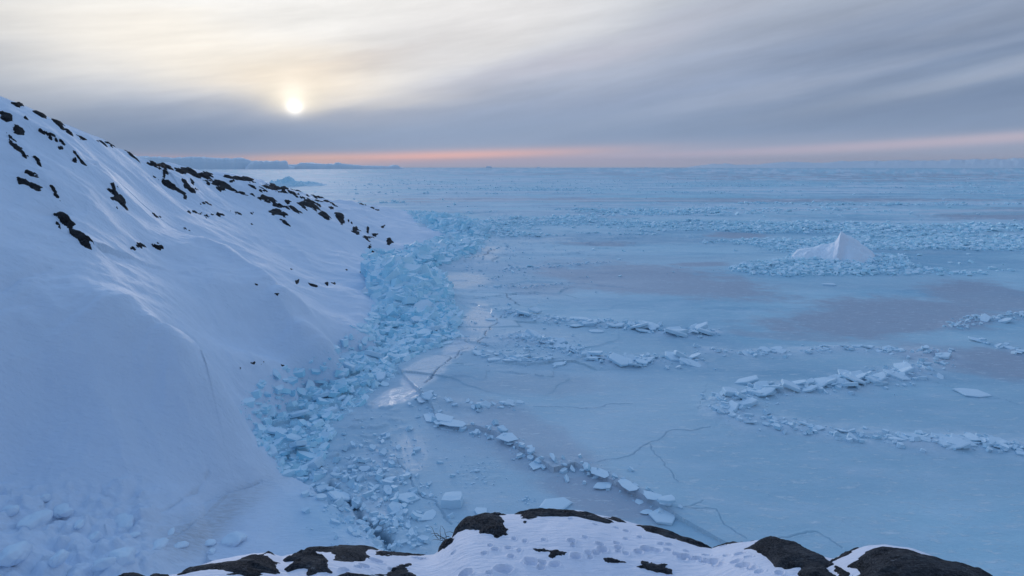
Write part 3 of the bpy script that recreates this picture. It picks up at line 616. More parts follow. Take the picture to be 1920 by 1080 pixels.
# thin grey ice patches, smooth strips with sky reflection painted white
def blobs(L, n=None):
    m = np.zeros_like(SU)
    wob = (fbm(SX/9, SY/9, 291, 4)-.5)*1.2+(fbm(SX/2.2, SY/1.6, 292, 4, .6)-.5)*.9
    for u, v, a, b, th, k in L:
        c, s = math.cos(th), math.sin(th); p = ((SU-u)*c+(SV-v)*s)/a; q_ = (-(SU-u)*s+(SV-v)*c)/b
        m = np.maximum(m, k*sstep(1.15, .55, np.sqrt(p*p+q_*q_)+wob*.5))
    return m
grey = blobs([(1750, 333, 620, 9, 0, .75), (1300, 326, 500, 4, 0, .5), (1230, 528, 250, 32, .10, 1.), (1100, 515, 110, 18, 0, .9), (1680, 592, 270, 42, -.04, 1.), (1850, 560, 150, 32, .1, .9), (1010, 850, 170, 60, .5, .6), (880, 800, 90, 60, .6, .3), (1250, 376, 900, 5, 0, 1.), (1860, 402, 160, 13, 0, 1.), (1385, 441, 65, 6, 0, .9), (1120, 459, 80, 5, 0, .9), (1860, 680, 210, 28, .12, .8), (1500, 632, 130, 8, .06, .6), (1120, 930, 130, 40, .3, .8), (1010, 725, 170, 24, 0, .35), (1310, 496, 60, 5, 0, .8), (1010, 545, 70, 14, 0, .6), (1700, 470, 200, 0.1, 0, 0)])
gloss = blobs([(760, 742, 40, 12, -.4, 1.), (700, 985, 30, 30, .5, .9), (900, 600, 38, 34, -.7, 1.), (800, 700, 60, 24, -.5, 1.), (735, 745, 50, 16, -.4, 1.), (870, 650, 46, 16, -.3, 1.), (840, 672, 40, 12, -.5, 1.), (900, 480, 60, 22, 0, .8), (860, 530, 60, 22, 0, .8), (690, 960, 60, 60, .5, .8), (770, 850, 45, 50, 0, .6), (720, 880, 80, 70, 0, .5), (980, 450, 120, 14, 0, .5)])
white = np.maximum(white, gloss*.85)  # sky sheen of the glossy strips, painted into the ice colour
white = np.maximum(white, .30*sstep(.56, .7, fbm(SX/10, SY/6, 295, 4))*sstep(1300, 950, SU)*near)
white = np.maximum(white, (.10+.75*fbm(SX/26, SY/12, 611, 4, .6)**1.5)*sstep(1500, 820, SU)*near)  # vignette painted into the ice colour: whiter left, darker toward the right
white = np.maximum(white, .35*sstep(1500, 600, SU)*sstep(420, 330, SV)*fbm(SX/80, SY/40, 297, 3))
strk = fbm(SX/170, SY/24, 601, 4, .6); fz = sstep(450, 400, SV)
white = np.maximum(white, .6*fz*sstep(.50, .64, strk)); cyan = np.maximum(cyan, .5*fz*sstep(.52, .66, fbm(SX/120, SY/16, 605, 4, .6)))
crack = np.maximum(crack, .38*pe*sstep(.35, .6, fbm(SX/6, SY/4, 607, 2)))
grey = grey*(1-FM)*(1-wr_)+.20*sstep(.5, .7, fbm(SX/45, SY/25, 299, 4))*(1-FM)
# bumpy refrozen brash along the near shore
br = np.clip(blobs([(690, 900, 110, 90, .3, 1.), (720, 1000, 90, 60, .3, 1.), (820, 480, 90, 40, 0, .0), (700, 790, 70, 40, -.4, 1.)]), 0, 1)*(1-wr_*.6)
f1d, f2d, cidd = voro(SX/1.7+fbm(SX, SY, 301, 2)*.6, SY/1.3, 303); white = np.maximum(white, br*.5*fbm(SX/2, SY/2, 309, 3)); SZ += br*(cidd*.32*sstep(.5, .2, f1d)+(fbm(SX/.5, SY/.5, 307, 3)-.5)*.12)
sc_ = blobs([(1000, 650, 80, 25, .2, 1.), (930, 640, 50, 30, 0, .8), (900, 880, 60, 30, .1, .7), (960, 530, 120, 26, 0, .7), (960, 470, 120, 26, 0, .7)])
SZ += sc_*(ridged(SX/1.3, SY/.6, 311, 4)-.4)*.18
sea = Polar(SAZ, SR, SZ)
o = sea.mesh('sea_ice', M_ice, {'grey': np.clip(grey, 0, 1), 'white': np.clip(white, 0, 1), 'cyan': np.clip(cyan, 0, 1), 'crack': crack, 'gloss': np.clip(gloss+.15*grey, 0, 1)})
tag(o, kind='structure')
# water far below and behind, so the sheet has no bare edge
o = mesh_np('sea_water', [(-32000, -32000, -8), (32000, -32000, -8), (32000, 32000, -8), (-32000, 32000, -8)], [(0, 1, 2, 3)], M_ice); tag(o, kind='structure')

# ---------------------------------------------------------------- BLOCKS OF ICE
def ground(x, y): return np.maximum(sea.sample(x, y), land.sample(x, y))
def prism_cloud(X, Y, Z, L, Wd, Tk, tilt, rnd, tint, name, mt):
    """n broken blocks as one mesh: irregular hexagonal slabs, tilted"""
    n = len(X); k = 6
    an = (np.arange(k)[None]+rnd.uniform(-.33, .33, (n, k)))*2*math.pi/k
    rad = rnd.uniform(.62, 1.05, (n, k))
    bx = np.cos(an)*rad*L[:, None]*.5; by = np.sin(an)*rad*Wd[:, None]*.5
    top = np.stack([bx, by, np.broadcast_to(Tk[:, None]*.5, bx.shape)*rnd.uniform(.75, 1.2, (n, k))], -1)
    sh = rnd.uniform(.86, 1.06, (n, k, 1))
    bot = np.concatenate([top[..., :2]*sh, -np.broadcast_to(Tk[:, None, None]*.5, (n, k, 1))], -1)
    P = np.concatenate([top, bot], 1)
    a = rnd.uniform(0, 2*math.pi, n); tx = rnd.normal(0, 1, n)*tilt; ty = rnd.normal(0, 1, n)*tilt
    def R(ax, t):
        c, s = np.cos(t), np.sin(t); M = np.zeros((n, 3, 3)); i, j = [(1, 2), (0, 2), (0, 1)][ax]
        M[:, ax, ax] = 1; M[:, i, i] = c; M[:, j, j] = c; M[:, i, j] = -s; M[:, j, i] = s; return M
    Mx = R(0, tx)@R(1, ty)@R(2, a)
    P = np.einsum('nij,nkj->nki', Mx, P)+np.stack([X, Y, Z], -1)[:, None]
    loc = [(0, 1, 2, 3), (0, 3, 4, 5), (9, 8, 7, 6), (11, 10, 9, 6)]+[(i, i+6, (i+1) % 6+6, (i+1) % 6) for i in range(6)]
    F = (np.arange(n)[:, None, None]*12+np.array(loc)[None]).reshape(-1, 4)
    return mesh_np(name, P, F, mt, False, {'tint': np.repeat(tint, 12)})
# shore rubble, one countless mass
rnd = np.random.RandomState(5)
lo, hi = RUB.min(0), RUB.max(0)
def shore_cloud(n, smin, smax, ex, name, r0, r1, sd_):
    rnd = np.random.RandomState(sd_)
    X = rnd.uniform(lo[0]-8, hi[0]+3, n*12); Y = rnd.uniform(lo[1], hi[1], n*12); rr = np.hypot(X, Y)
    ok = inside(X, Y, RUB) & (rr > r0) & (rr < r1) & (land.sample(X, Y) < 2.4+1.6*rnd.uniform(0, 1, n*12))
    X = X[ok][:n]; Y = Y[ok][:n]; m = len(X)
    s = smin+(smax-smin)*rnd.uniform(0, 1, m)**ex; s *= np.clip(np.hypot(X, Y)/75, .8, 1.7)
    hm = mound_h(X, Y)
    s *= np.clip(.7+hm*.13, .65, 1.2)
    tint = np.clip(rnd.uniform(0, 1, m)**2*.6+.9*(fbm(X/4, Y/4, 77, 3)-.5), 0, 1)
    return prism_cloud(X, Y, ground(X, Y)-s*.02, s*rnd.uniform(.8, 1.5, m), s*rnd.uniform(.5, 1, m), s*rnd.uniform(.18, .5, m), .34, rnd, tint, name, M_block)
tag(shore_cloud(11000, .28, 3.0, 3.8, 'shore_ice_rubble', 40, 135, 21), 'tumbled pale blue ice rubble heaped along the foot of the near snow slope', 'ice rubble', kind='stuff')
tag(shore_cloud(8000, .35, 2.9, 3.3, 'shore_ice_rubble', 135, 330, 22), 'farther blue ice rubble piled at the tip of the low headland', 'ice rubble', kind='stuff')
# far rubble fields out on the sea ice
def far_cloud(n, sd_):
    rnd = np.random.RandomState(sd_)
    u = rnd.uniform(510, 1960, n*14); v = 326+(520-326)*rnd.uniform(0, 1, n*14)
    X, Y = on_ice(u, v); ok = rnd.uniform(0, 1, len(X)) < (far_mask(X, Y, u, v)*.9+.003)*sstep(500, 800, u+rnd.normal(0, 40, len(u)))
    ok &= land.sample(X, Y) < .2
    X, Y, v = X[ok][:n], Y[ok][:n], v[ok][:n]; m = len(X); r = np.hypot(X, Y)
    s = (.35+1.7*rnd.uniform(0, 1, m)**4)*np.clip(r/200, .9, 1.7)
    return prism_cloud(X, Y, ground(X, Y)+s*.12, s*rnd.uniform(.8, 1.5, m), s*rnd.uniform(.5, 1, m), s*rnd.uniform(.18, .42, m), .28, rnd, rnd.uniform(0, 1, m)**2*.35, 'pack_ice_rubble', M_block)
tag(far_cloud(26000, 31), 'low fields of broken pack ice scattered over the distant frozen sea', 'ice rubble', kind='stuff')
# crumbs along the pressure ridges and a dusting of small lumps
rnd = np.random.RandomState(41); cx = []; cy_ = []; cs = []
for k_, P in WR.items():
    P = np.array(P); seg = np.hypot(*(P[1:]-P[:-1]).T); L = np.r_[0, np.cumsum(seg)]
    n = int(L[-1]*(13 if k_ in ('D1', 'D2', 'A2', 'B', 'E') else 5)); t = rnd.uniform(0, L[-1], n); w = .8 if k_ not in ('D1', 'A2', 'B') else 1.2
    cx.append(np.interp(t, L, P[:, 0])+rnd.normal(0, w, n)); cy_.append(np.interp(t, L, P[:, 1])+rnd.normal(0, w*1.1, n)); cs.append(.10+.8*rnd.uniform(0, 1, n)**3)
def scatter(u, v, su, sv, n, s0, s1):
    uu = u+rnd.normal(0, su, n); vv = v+rnd.normal(0, sv, n); x, y = on_ice(uu, np.clip(vv, 340, 1075)); cx.append(x); cy_.append(y); cs.append(s0+(s1-s0)*rnd.uniform(0, 1, n)**3)
scatter(895, 888, 30, 16, 120, .05, .25); scatter(985, 655, 45, 14, 260, .1, .6); scatter(690, 900, 60, 50, 420, .15, .9); scatter(720, 1000, 50, 30, 260, .1, .7); scatter(960, 520, 60, 24, 90, .2, .8)
scatter(990, 938, 8, 4, 25, .08, .3); scatter(1250, 860, 260, 70, 240, .03, .10); scatter(1500, 930, 260, 60, 200, .03, .09); scatter(940, 480, 60, 18, 90, .3, 1.2); scatter(890, 620, 30, 26, 60, .1, .5)
cx = np.concatenate(cx); cy_ = np.concatenate(cy_); cs = np.concatenate(cs); m = len(cx)
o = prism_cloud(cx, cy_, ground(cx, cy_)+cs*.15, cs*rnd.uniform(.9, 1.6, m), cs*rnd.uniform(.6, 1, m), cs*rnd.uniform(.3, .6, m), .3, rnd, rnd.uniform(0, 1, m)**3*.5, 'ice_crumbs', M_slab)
tag(o, 'small crumbs of broken ice strewn along the pressure ridges', 'ice rubble', kind='stuff')

def lump_mesh(sd_):
    import bmesh
    bm = bmesh.new(); bmesh.ops.create_icosphere(bm, subdivisions=4, radius=.5)
    for v in bm.verts:
        c = v.co; n_ = float(fbm(np.array(c.x*2.6+sd_), np.array(c.y*2.6+c.z*1.7), sd_, 3))-.5; m_ = float(ridged(np.array(c.x*4+c.z*3), np.array(c.y*4-c.z*2), sd_+4, 3))-.5
        v.co = c*(1+.75*n_+.16*m_); v.co.z *= .62; v.co.y *= .8
        for f_ in (.30, -.24): v.co.x = min(v.co.x, .38+f_*v.co.y)
    me = bpy.data.meshes.new('ice_boulder'); bm.to_mesh(me); bm.free()
    for p in me.polygons: p.use_smooth = True
    me.attributes.new('tint', 'FLOAT', 'POINT'); me.materials.append(M_lump); return me
M_lump = block_mat('snowy_lump', (.62, .76, .88), (.72, .81, .92), (.5, .7, .8), .7)
lumps = [lump_mesh(700+i) for i in range(5)]
# slabs one can count: fourteen shapes, copied
def slab_mesh(sd_, n=7, thick=.28):
    r = random.Random(sd_); pts = []
    for i in range(n):
        a = (i+r.uniform(-.3, .3))*2*math.pi/n; q = r.uniform(.7, 1.05); pts.append((math.cos(a)*q*.5, math.sin(a)*q*.36))
    rings = []; T = thick
    for z, s in ((-T*.5, .93), (-T*.38, 1.0), (T*.30, 1.02), (T*.5, .93)):
        rings.append([(x*s+r.uniform(-.012, .012), y*s+r.uniform(-.012, .012), z+r.uniform(-.02, .02)*T*3) for x, y in pts])
    V = [p for rg in rings for p in rg]; V.append((0, 0, -T*.5)); V.append((r.uniform(-.1, .1), r.uniform(-.05, .05), T*.58)); F = []
    for k in range(3):
        for i in range(n): j = (i+1) % n; F.append((k*n+i, k*n+j, (k+1)*n+j, (k+1)*n+i))
    for i in range(n):
        j = (i+1) % n; F.append((j, i, 4*n, 4*n)); F.append((3*n+i, 3*n+j, 4*n+1, 4*n+1))
    me = bpy.data.meshes.new('ice_plate'); me.from_pydata(V, [], [tuple(dict.fromkeys(f)) for f in F]); me.update()
    at = me.attributes.new('tint', 'FLOAT', 'POINT'); tv = r.uniform(0, .35)
    for d in at.data: d.value = tv
    me.materials.append(M_slab); return me
protos = [slab_mesh(500+i, 5+i % 4, .16+.03*(i % 5)) for i in range(14)]
def put_slab(x, y, size, rz, tx, ty, dz, label, group, name='ice_plate', cat='ice plate', k=None, zs=1.):
    o = bpy.data.objects.new(name, protos[random.randrange(14) if k is None else k]); COL.objects.link(o)
    o.location = (x, y, float(ground(np.array(x), np.array(y)))+dz); o.scale = (size*random.uniform(.9, 1.35), size, size*zs*random.uniform(.38, .72)); o.rotation_euler = (tx, ty, rz)
    return tag(o, label, cat, group)
def along(key, n, smin, smax, label, group, wid=.8, tilt=.28, zs=1., pile=.0):
    P = np.array(WR[key]); seg = np.hypot(*(P[1:]-P[:-1]).T); L = np.r_[0, np.cumsum(seg)]
    for i in range(n):
        for _ in range(6):
            t = random.uniform(0, 1)*L[-1]
            if float(vn(np.array(t/5.), np.array(3.3), len(group))) > random.uniform(.15, .75): break
        x = float(np.interp(t, L, P[:, 0]))+random.gauss(0, wid); y = float(np.interp(t, L, P[:, 1]))+random.gauss(0, wid*1.2)
        s = smin+(smax-smin)*random.random()**1.7
        q = min(int(np.searchsorted(L, t)), len(P)-1); q = max(q, 1); dr = math.atan2(P[q][1]-P[q-1][1], P[q][0]-P[q-1][0])
        put_slab(x, y, s, dr+random.gauss(0, .55), random.gauss(0, tilt*.8), random.gauss(0, tilt*.8), s*.02+random.random()**2*pile, label, group, zs=zs)
along('A', 12, .8, 2.6, 'ice slab in the short broken line just right of the shore crack', 'slabs beside the shore crack', .4, .15, .9)
along('A2', 46, 1.0, 3.6, 'tilted ice slab in the thick pressure ridge at the centre of the frozen bay', 'slabs of the central pressure ridge', .7, .3, 1.1, .35)
along('B', 36, 1.2, 4.2, 'ice slab in the farther pressure ridge behind the central one', 'slabs of the ridge behind the central one', .9, .25, 1.1, .5)
along('C', 26, .8, 2.3, 'small ice slab in the thin line of blocks leading right to the hooked ridge', 'slabs of the thin middle line', .5, .22, 1.)
along('D1', 72, .9, 3.4, 'pale ice slab in the upper arm of the big hooked pressure ridge at right', 'slabs of the hooked ridge, upper arm', .75, .3, 1.15, .45)
along('D2', 46, .8, 2.7, 'ice slab in the lower arm of the big hooked pressure ridge at right', 'slabs of the hooked ridge, lower arm', .35, .22, 1., .12)
along('E', 16, 1.1, 3.4, 'ice slab in the ridge by the right edge beside the dark grey ice', 'slabs of the right edge ridge', .8, .25, 1., .3)
along('F', 8, .8, 2.2, 'thin slab in the faint line below the right edge ridge', 'slabs of the faint right edge line', .3, .12, .6)
along('G', 24, 1.0, 2.6, 'thin rafted ice plate along the diagonal broken edge nearest the ledge rocks', 'plates along the near diagonal edge', .3, .035, .28)
along('H', 13, .7, 1.8, 'knobbly ice slab in the short row left of centre above the near diagonal edge', 'slabs of the short row left of centre', .3, .28, 1.3)
for i, (u, v, wpx) in enumerate([(792, 592, 52), (735, 520, 30), (760, 500, 26), (775, 555, 34), (820, 620, 34), (750, 570, 28), (840, 600, 26), (800, 640, 30), (725, 548, 26), (655, 690, 40), (700, 668, 34), (640, 705, 30), (715, 700, 28), (600, 735, 40), (560, 770, 36), (620, 760, 42), (520, 800, 40), (480, 830, 36), (560, 830, 44), (590, 860, 40), (510, 860, 34), (640, 740, 26), (780, 610, 26), (870, 430, 30), (850, 455, 24)]):
    rr_ = float(math.hypot(*on_ice(u, v))); x, y, z = (float(c) for c in at_r(u, v, rr_*.97)); s_ = wpx*math.hypot(x, y, H)/FP
    put_slab(x, y, s_, random.uniform(0, 6.28), random.gauss(.3, .35), random.gauss(0, .35), s_*.12, 'big angular ice block jutting from the rubble along the snow slope', 'big blocks in the shore rubble', 'ice_block', 'ice block', zs=1.9)
# single slabs and blocks
def lone(u, v, wpx, rz, label, name='ice_block', cat='ice block', k=0, zs=1.2, tx=.03, ty=.03, dz=.08):
    x, y = (float(c) for c in on_ice(u, v)); s = wpx*math.hypot(x, y, H)/FP
    put_slab(x, y, s, rz, tx, ty, dz, label, None, name, cat, k, zs)
lone(1040, 949, 66, .2, 'long flat white block lying just above the grey rock rim', k=1, zs=.9)
lone(1242, 972, 60, .8, 'wide low block at the base of the small stack at the near edge', k=5, zs=.8)
lone(1250, 958, 32, .3, 'rounded pale block on top of the small stack at the near edge', k=2, zs=1.8, dz=.45)
lone(1238, 964, 20, 1.3, 'little block leaning against the small stack at the end of the near edge', k=3, zs=1.8, dz=.15, tx=.4)
lone(1118, 623, 30, .1, 'lone flat ice block lying between the two central ridges', k=6, zs=.9)
lone(1820, 737, 50, .0, 'long thin slab lying alone inside the dusky ice at far right', 'ice_plate', 'ice plate', k=3, zs=.35)
lone(925, 679, 28, .4, 'dark-sided block at the left tip of the central ridge', k=8, zs=1.4)
lone(894, 884, 11, .2, 'small bright white lump alone on the near grey ice', k=3, zs=2.2)
lone(1130, 914, 34, .4, 'thin drifting plate on the grey ice just below the near edge', 'ice_plate', 'ice plate', k=9, zs=.35)
lone(1212, 962, 20, .4, 'smallest thin plate beside the end of the near edge', 'ice_plate', 'ice plate', k=10, zs=.35)
lone(900, 960, 34, .7, 'thin crumpled plate right of the square block', 'ice_plate', 'ice plate', k=4, zs=.5)
lone(805, 968, 34, .9, 'tilted wedge of ice left of the square block', k=11, zs=.9, tx=.2)
lone(765, 935, 52, .2, 'large pale plate above the wedge near the shore brash', 'ice_plate', 'ice plate', k=12, zs=.8, ty=.12)
lone(740, 955, 40, 1.1, 'snowy ice boulder in the brash close to the shore ice foot', k=13, zs=1.8, tx=.3)
lone(640, 930, 60, 2.4, 'long leaning block wedged against the edge of the shore ice foot', k=5, zs=1.5, tx=.3, dz=.25)
lone(920, 605, 20, .1, 'dark flat block on the bright smooth ice beside the biggest heap', k=6, zs=1.)
lone(1555, 535, 22, .1, 'pair-like knob of ice in front of the small iceberg', k=2, zs=2.)
for u, v, wpx, zs in [(62, 985, 60, 1.5), (120, 965, 40, 1.2), (178, 1012, 34, 2.6), (232, 985, 52, 1.5), (150, 985, 26, 1.5), (30, 1045, 60, 1.2), (110, 1050, 46, 1.3), (230, 1050, 70, 1.1), (250, 1005, 22, 1.5), (200, 1060, 40, 1.4), (85, 940, 30, 1.2), (20, 960, 34, 1.3)]:
    x, y = land.hit(u, v); s_ = wpx*math.hypot(x, y, H)/FP
    o = put_slab(x, y, s_*.62, random.uniform(0, 6.28), random.gauss(0, .2), random.gauss(0, .2), s_*.04, 'snow-covered ice boulder in the lumpy field at bottom left', 'boulders of the lumpy field', 'ice_boulder', 'ice boulder', zs=1.2+zs*.3); o.data = lumps[random.randrange(5)]
for u, v, wpx in [(301, 1022, 24), (338, 1025, 18), (394, 1020, 20), (437, 1013, 36), (398, 1037, 14), (320, 1000, 12)]:
    x, y = land.hit(u, v); s_ = wpx*math.hypot(x, y, H)/FP
    o = put_slab(x, y, s_, random.uniform(0, 6.28), random.gauss(0, .2), random.gauss(0, .2), s_*.03, 'small ice lump on the dirty shore ice apron above the ribbed rock', 'lumps on the shore ice apron', 'ice_lump', 'ice lump', zs=1.2); o.data = lumps[random.randrange(5)]
def cube_block(u, v, w, rz, label):
    x, y = (float(c) for c in on_ice(u, v)); s = w*math.hypot(x, y, H)/FP
    r = random.Random(3); V = []
    for z, f in ((0, .97), (.06, 1), (.40, .98), (.46, .92)):
        for a, b in ((-.5, -.36), (0, -.39), (.46, -.34), (.5, .0), (.44, .4), (0, .42), (-.42, .36), (-.5, 0)):
            V.append((a*f+r.uniform(-.015, .015), b*f+r.uniform(-.015, .015), z+r.uniform(-.015, .015)))
    F = [tuple(range(24, 32))]+[(k*8+i, k*8+(i+1) % 8, (k+1)*8+(i+1) % 8, (k+1)*8+i) for k in range(3) for i in range(8)]+[tuple(range(7, -1, -1))]
    me = bpy.data.meshes.new('ice_block'); me.from_pydata([(a*s, b*s, c*s) for a, b, c in V], [], F); me.update()
    me.attributes.new('tint', 'FLOAT', 'POINT'); me.materials.append(M_slab)
    o = bpy.data.objects.new('ice_block', me); COL.objects.link(o); o.location = (x, y, float(ground(np.array(x), np.array(y)))); o.rotation_euler = (0.03, -.05, rz)
    tag(o, label, 'ice block')
cube_block(849, 945, 36, -.05, 'square snow-topped ice block alone on the ice left of the ledge boulder')

# ---------------------------------------------------------------- THE SMALL STRANDED ICEBERG
def berg_small():
    cx_, cy2, _ = at_r(1572, 492, 1.); az = math.atan2(cx_, cy2); x0, y0 = on_ice(1570, 490); r0 = math.hypot(x0, y0)
    mpp = r0/FP/ math.cos(math.atan((570)/FP)*0)      # metres per pixel at the berg
    n, m_ = 150, 90
    s = np.linspace(-95, 80, n)*mpp*.86; t = np.linspace(-14, 14, m_)
    Sx, Ty = np.meshgrid(s, t, indexing='ij')
    prof = .84*np.interp(Sx/mpp/.86, [-95, -80, -72, -60, -45, -30, -18, -8, -3, 0, 4, 12, 25, 40, 55, 66, 80], [-2, 0, 14, 22, 25, 27, 30, 37, 49, 60, 57, 50, 42, 33, 22, 8, -2])*mpp
    edge = np.clip(1-np.abs(Ty/13)**2.6, -1, 1)
    wr = sstep(-30, 26, Sx/mpp); ridge = wr*(1-.34*(np.abs(Ty-1.0-Sx*.12)/9)**1.7)+(1-wr)*(1-.30*(np.abs(Ty+1.5)/9)**2)
    # left wing leans back, right wing is a smooth flank
    Z = prof*np.minimum(edge, 1)*np.clip(ridge, 0, 1)
    notch = np.exp(-((Sx-8*mpp)/(7*mpp))**2-((Ty+8)/4.5)**2)
    Z = Z+(fbm(Sx/3.5, Ty/3.5, 401, 4)-.5)*1.6*(Z > 0)-notch*1.2
    Z += np.where(Sx < 0, (ridged(Sx/3, Ty/3, 405, 4)-.5)*.9, (fbm(Sx/6, Ty/6, 409, 2)-.5)*.5)*(Z > 0)
    c, s_ = math.cos(-az), math.sin(-az)
    V = np.stack([Sx*c-Ty*s_, Sx*s_+Ty*c, np.maximum(Z, -1)], -1)
    o = mesh_np('stranded_iceberg', V, grid_faces(n, m_), M_wb, True, {'tint': np.zeros(n*m_)})
    o.location = (float(x0), float(y0), 0); tag(o, 'small snow-smoothed iceberg with a pointed fin rising from the pack ice at right', 'iceberg')
M_wb = block_mat('snowy_berg', (.74, .83, .94), (.84, .89, .96), (.5, .7, .8), .6, 0)
berg_small()
# ---------------------------------------------------------------- ICEBERGS ON THE HORIZON
def far_berg(name, u0, u1, R, prof, depth, label, sd_, vb=None, group=None):
    """prof: (pixel u, height in pixels) of the top; a table of ice with cliffs all round"""
    um = (u0+u1)/2; az0, _ = bearing(um, 314); mpp = R/FP/math.cos(az0)**1
    n = 170; m_ = 40; Wd = (u1-u0)*mpp*math.cos(az0)
    s = np.linspace(-.52, .52, n); tt_ = np.linspace(0, 1, m_)**1.8; t = tt_-.5; Sx, Ty = np.meshgrid(s, t, indexing='ij')
    pu = um+Sx*(u1-u0); hgt = np.interp(pu, [p[0] for p in prof], [p[1] for p in prof])*R/math.cos(float(az0))/FP*math.cos(float(az0))
    nz = fbm(Sx*Wd/70, Ty*depth/70, sd_, 4)
    jag = 1+.16*(fbm(Sx*Wd/28, Ty*3, sd_+5, 3)-.5)
    wall = np.interp(tt_, [0, .04, .10, .16, .9, 1], [0, .55, .86, .93, 1, 0])[None]
    Z = hgt*jag*wall*(1+.12*(nz-.5))-2
    X = Sx*Wd; Y = Ty*depth+depth*.16*(fbm(Sx*Wd/90, Sx*0+2, sd_+3, 4)-.5)*(1-np.abs(Ty-.5))*2
    a = -float(az0); c, s_ = math.cos(a), math.sin(a); V = np.stack([X*c-Y*s_, X*s_+Y*c, Z], -1)
    o = mesh_np(name, V, grid_faces(n, m_), M_berg, False, {'tint': (nz*.6).ravel()})
    o.location = (R*math.sin(az0), R*math.cos(az0), 0); tag(o, label, 'iceberg', group); return o
far_berg('tabular_iceberg', 273, 478, 8000, [(273, 4), (276, 20), (283, 21), (300, 20), (340, 18.5), (360, 19.5), (380, 20), (400, 18), (425, 18), (440, 18.5), (448, 15), (455, 14), (460, 15), (465, 11), (478, 10)], 500, 'longest flat-topped iceberg on the horizon, just beyond the snowy hill', 421)
far_berg('tabular_iceberg', 470, 543, 7700, [(470, 3), (476, 11), (490, 14), (505, 14), (520, 14), (532, 15), (534, 14), (536, 6), (543, 4)], 350, 'short pale iceberg with a sheer right face, middle of the big three', 431)
far_berg('tabular_iceberg', 549, 742, 8000, [(549, 5), (556, 8), (566, 8), (574, 11), (590, 11), (610, 9), (628, 9.5), (632, 11.5), (637, 12), (642, 10), (655, 8.5), (680, 6), (700, 6), (722, 5), (730, 7.5), (738, 7), (742, 3)], 400, 'low iceberg with a small central peak, rightmost of the three below the sun', 441)
far_berg('distant_iceberg', 911, 922, 14000, [(911, 2), (913, 3.5), (920, 3.5), (922, 2)], 120, 'tiny square iceberg on the horizon near the middle of the view', 451)
far_berg('distant_iceberg', 1007, 1013, 14000, [(1007, 1.5), (1009, 2.8), (1013, 1.5)], 90, 'speck of an iceberg on the horizon, between the other two specks', 461)
far_berg('distant_iceberg', 1208, 1216, 14000, [(1208, 1.5), (1211, 2.4), (1216, 1.2)], 90, 'speck of an iceberg on the horizon just left of the faint coast', 471)
# heap of pushed-up ice behind the headland
def pile(u, v, wpx, hpx, label, sd_):
    x0, y0 = (float(c) for c in on_ice(u, v)); R = math.hypot(x0, y0); az = math.atan2(x0, y0); n, m_ = 150, 50
    s, t = np.meshgrid(np.linspace(-.5, .5, n), np.linspace(-.5, .5, m_), indexing='ij'); Wm = wpx*R/FP; Hm = hpx*R/FP; D = Wm*.5
    e = np.clip(1-np.abs(2*s)**1.5, 0, 1)*np.clip(1-np.abs(2*t)**2, 0, 1)
    pr = np.interp(s, [-.5, -.42, -.3, -.12, 0, .15, .3, .5], [0, .7, .8, 1, .75, .62, .4, 0])
    Z = Hm*1.25*pr*np.sqrt(e)*(.15+1.25*ridged(s*Wm/6, t*D/6, sd_, 4, .7)*fbm(s*Wm/16, t*D/12, sd_+9, 2)*1.3)-.5
    c, s_ = math.cos(-az), math.sin(-az); X = s*Wm; Y = t*D
    o = mesh_np('ice_mound', np.stack([X*c-Y*s_, X*s_+Y*c, Z], -1), grid_faces(n, m_), M_block, False, {'tint': (.3*fbm(s*9, t*9, sd_, 3)).ravel()})
    o.location = (x0, y0, 0); tag(o, label, 'ice mound')
pile(560, 348, 120, 12, 'long rough mound of blue pressure ice beyond the low headland', 481)

# ---------------------------------------------------------------- FAR COAST
def coast():
    n = 420; u = np.linspace(1285, 2120, n); R = 21000.
    prof = np.interp(u, [1285, 1300, 1320, 1335, 1345, 1360, 1380, 1420, 1445, 1455, 1470, 1500, 1530, 1560, 1580, 1620, 1680, 1720, 1800, 1860, 1920, 2120], [0, 3.0, 6, 9, 8, 9, 6, 6.5, 9.5, 12, 12, 11, 10, 12, 13, 12.5, 14, 13, 14.5, 16, 16.5, 15])
    az, sl = bearing(u, np.full(n, 314.)); m_ = 26; tt = np.linspace(0, 1, m_)
    nz = fbm(u[:, None]/9, tt[None]*4, 501, 4)
    RR = R+tt[None]*5000
    Z = (prof*R/FP*.9)[:, None]*np.interp(tt, [0, .25, .6, 1], [-.05, .55, 1, .7])[None]*(.8+.4*nz)
    V = np.stack([RR*np.sin(az)[:, None], RR*np.cos(az)[:, None], Z], -1)
    o = mesh_np('coast_mountains', V, grid_faces(n, m_)[:, ::-1], M_berg, True, {'tint': np.clip((nz-.35)*2, 0, 1)}); tag(o, kind='structure')
coast()

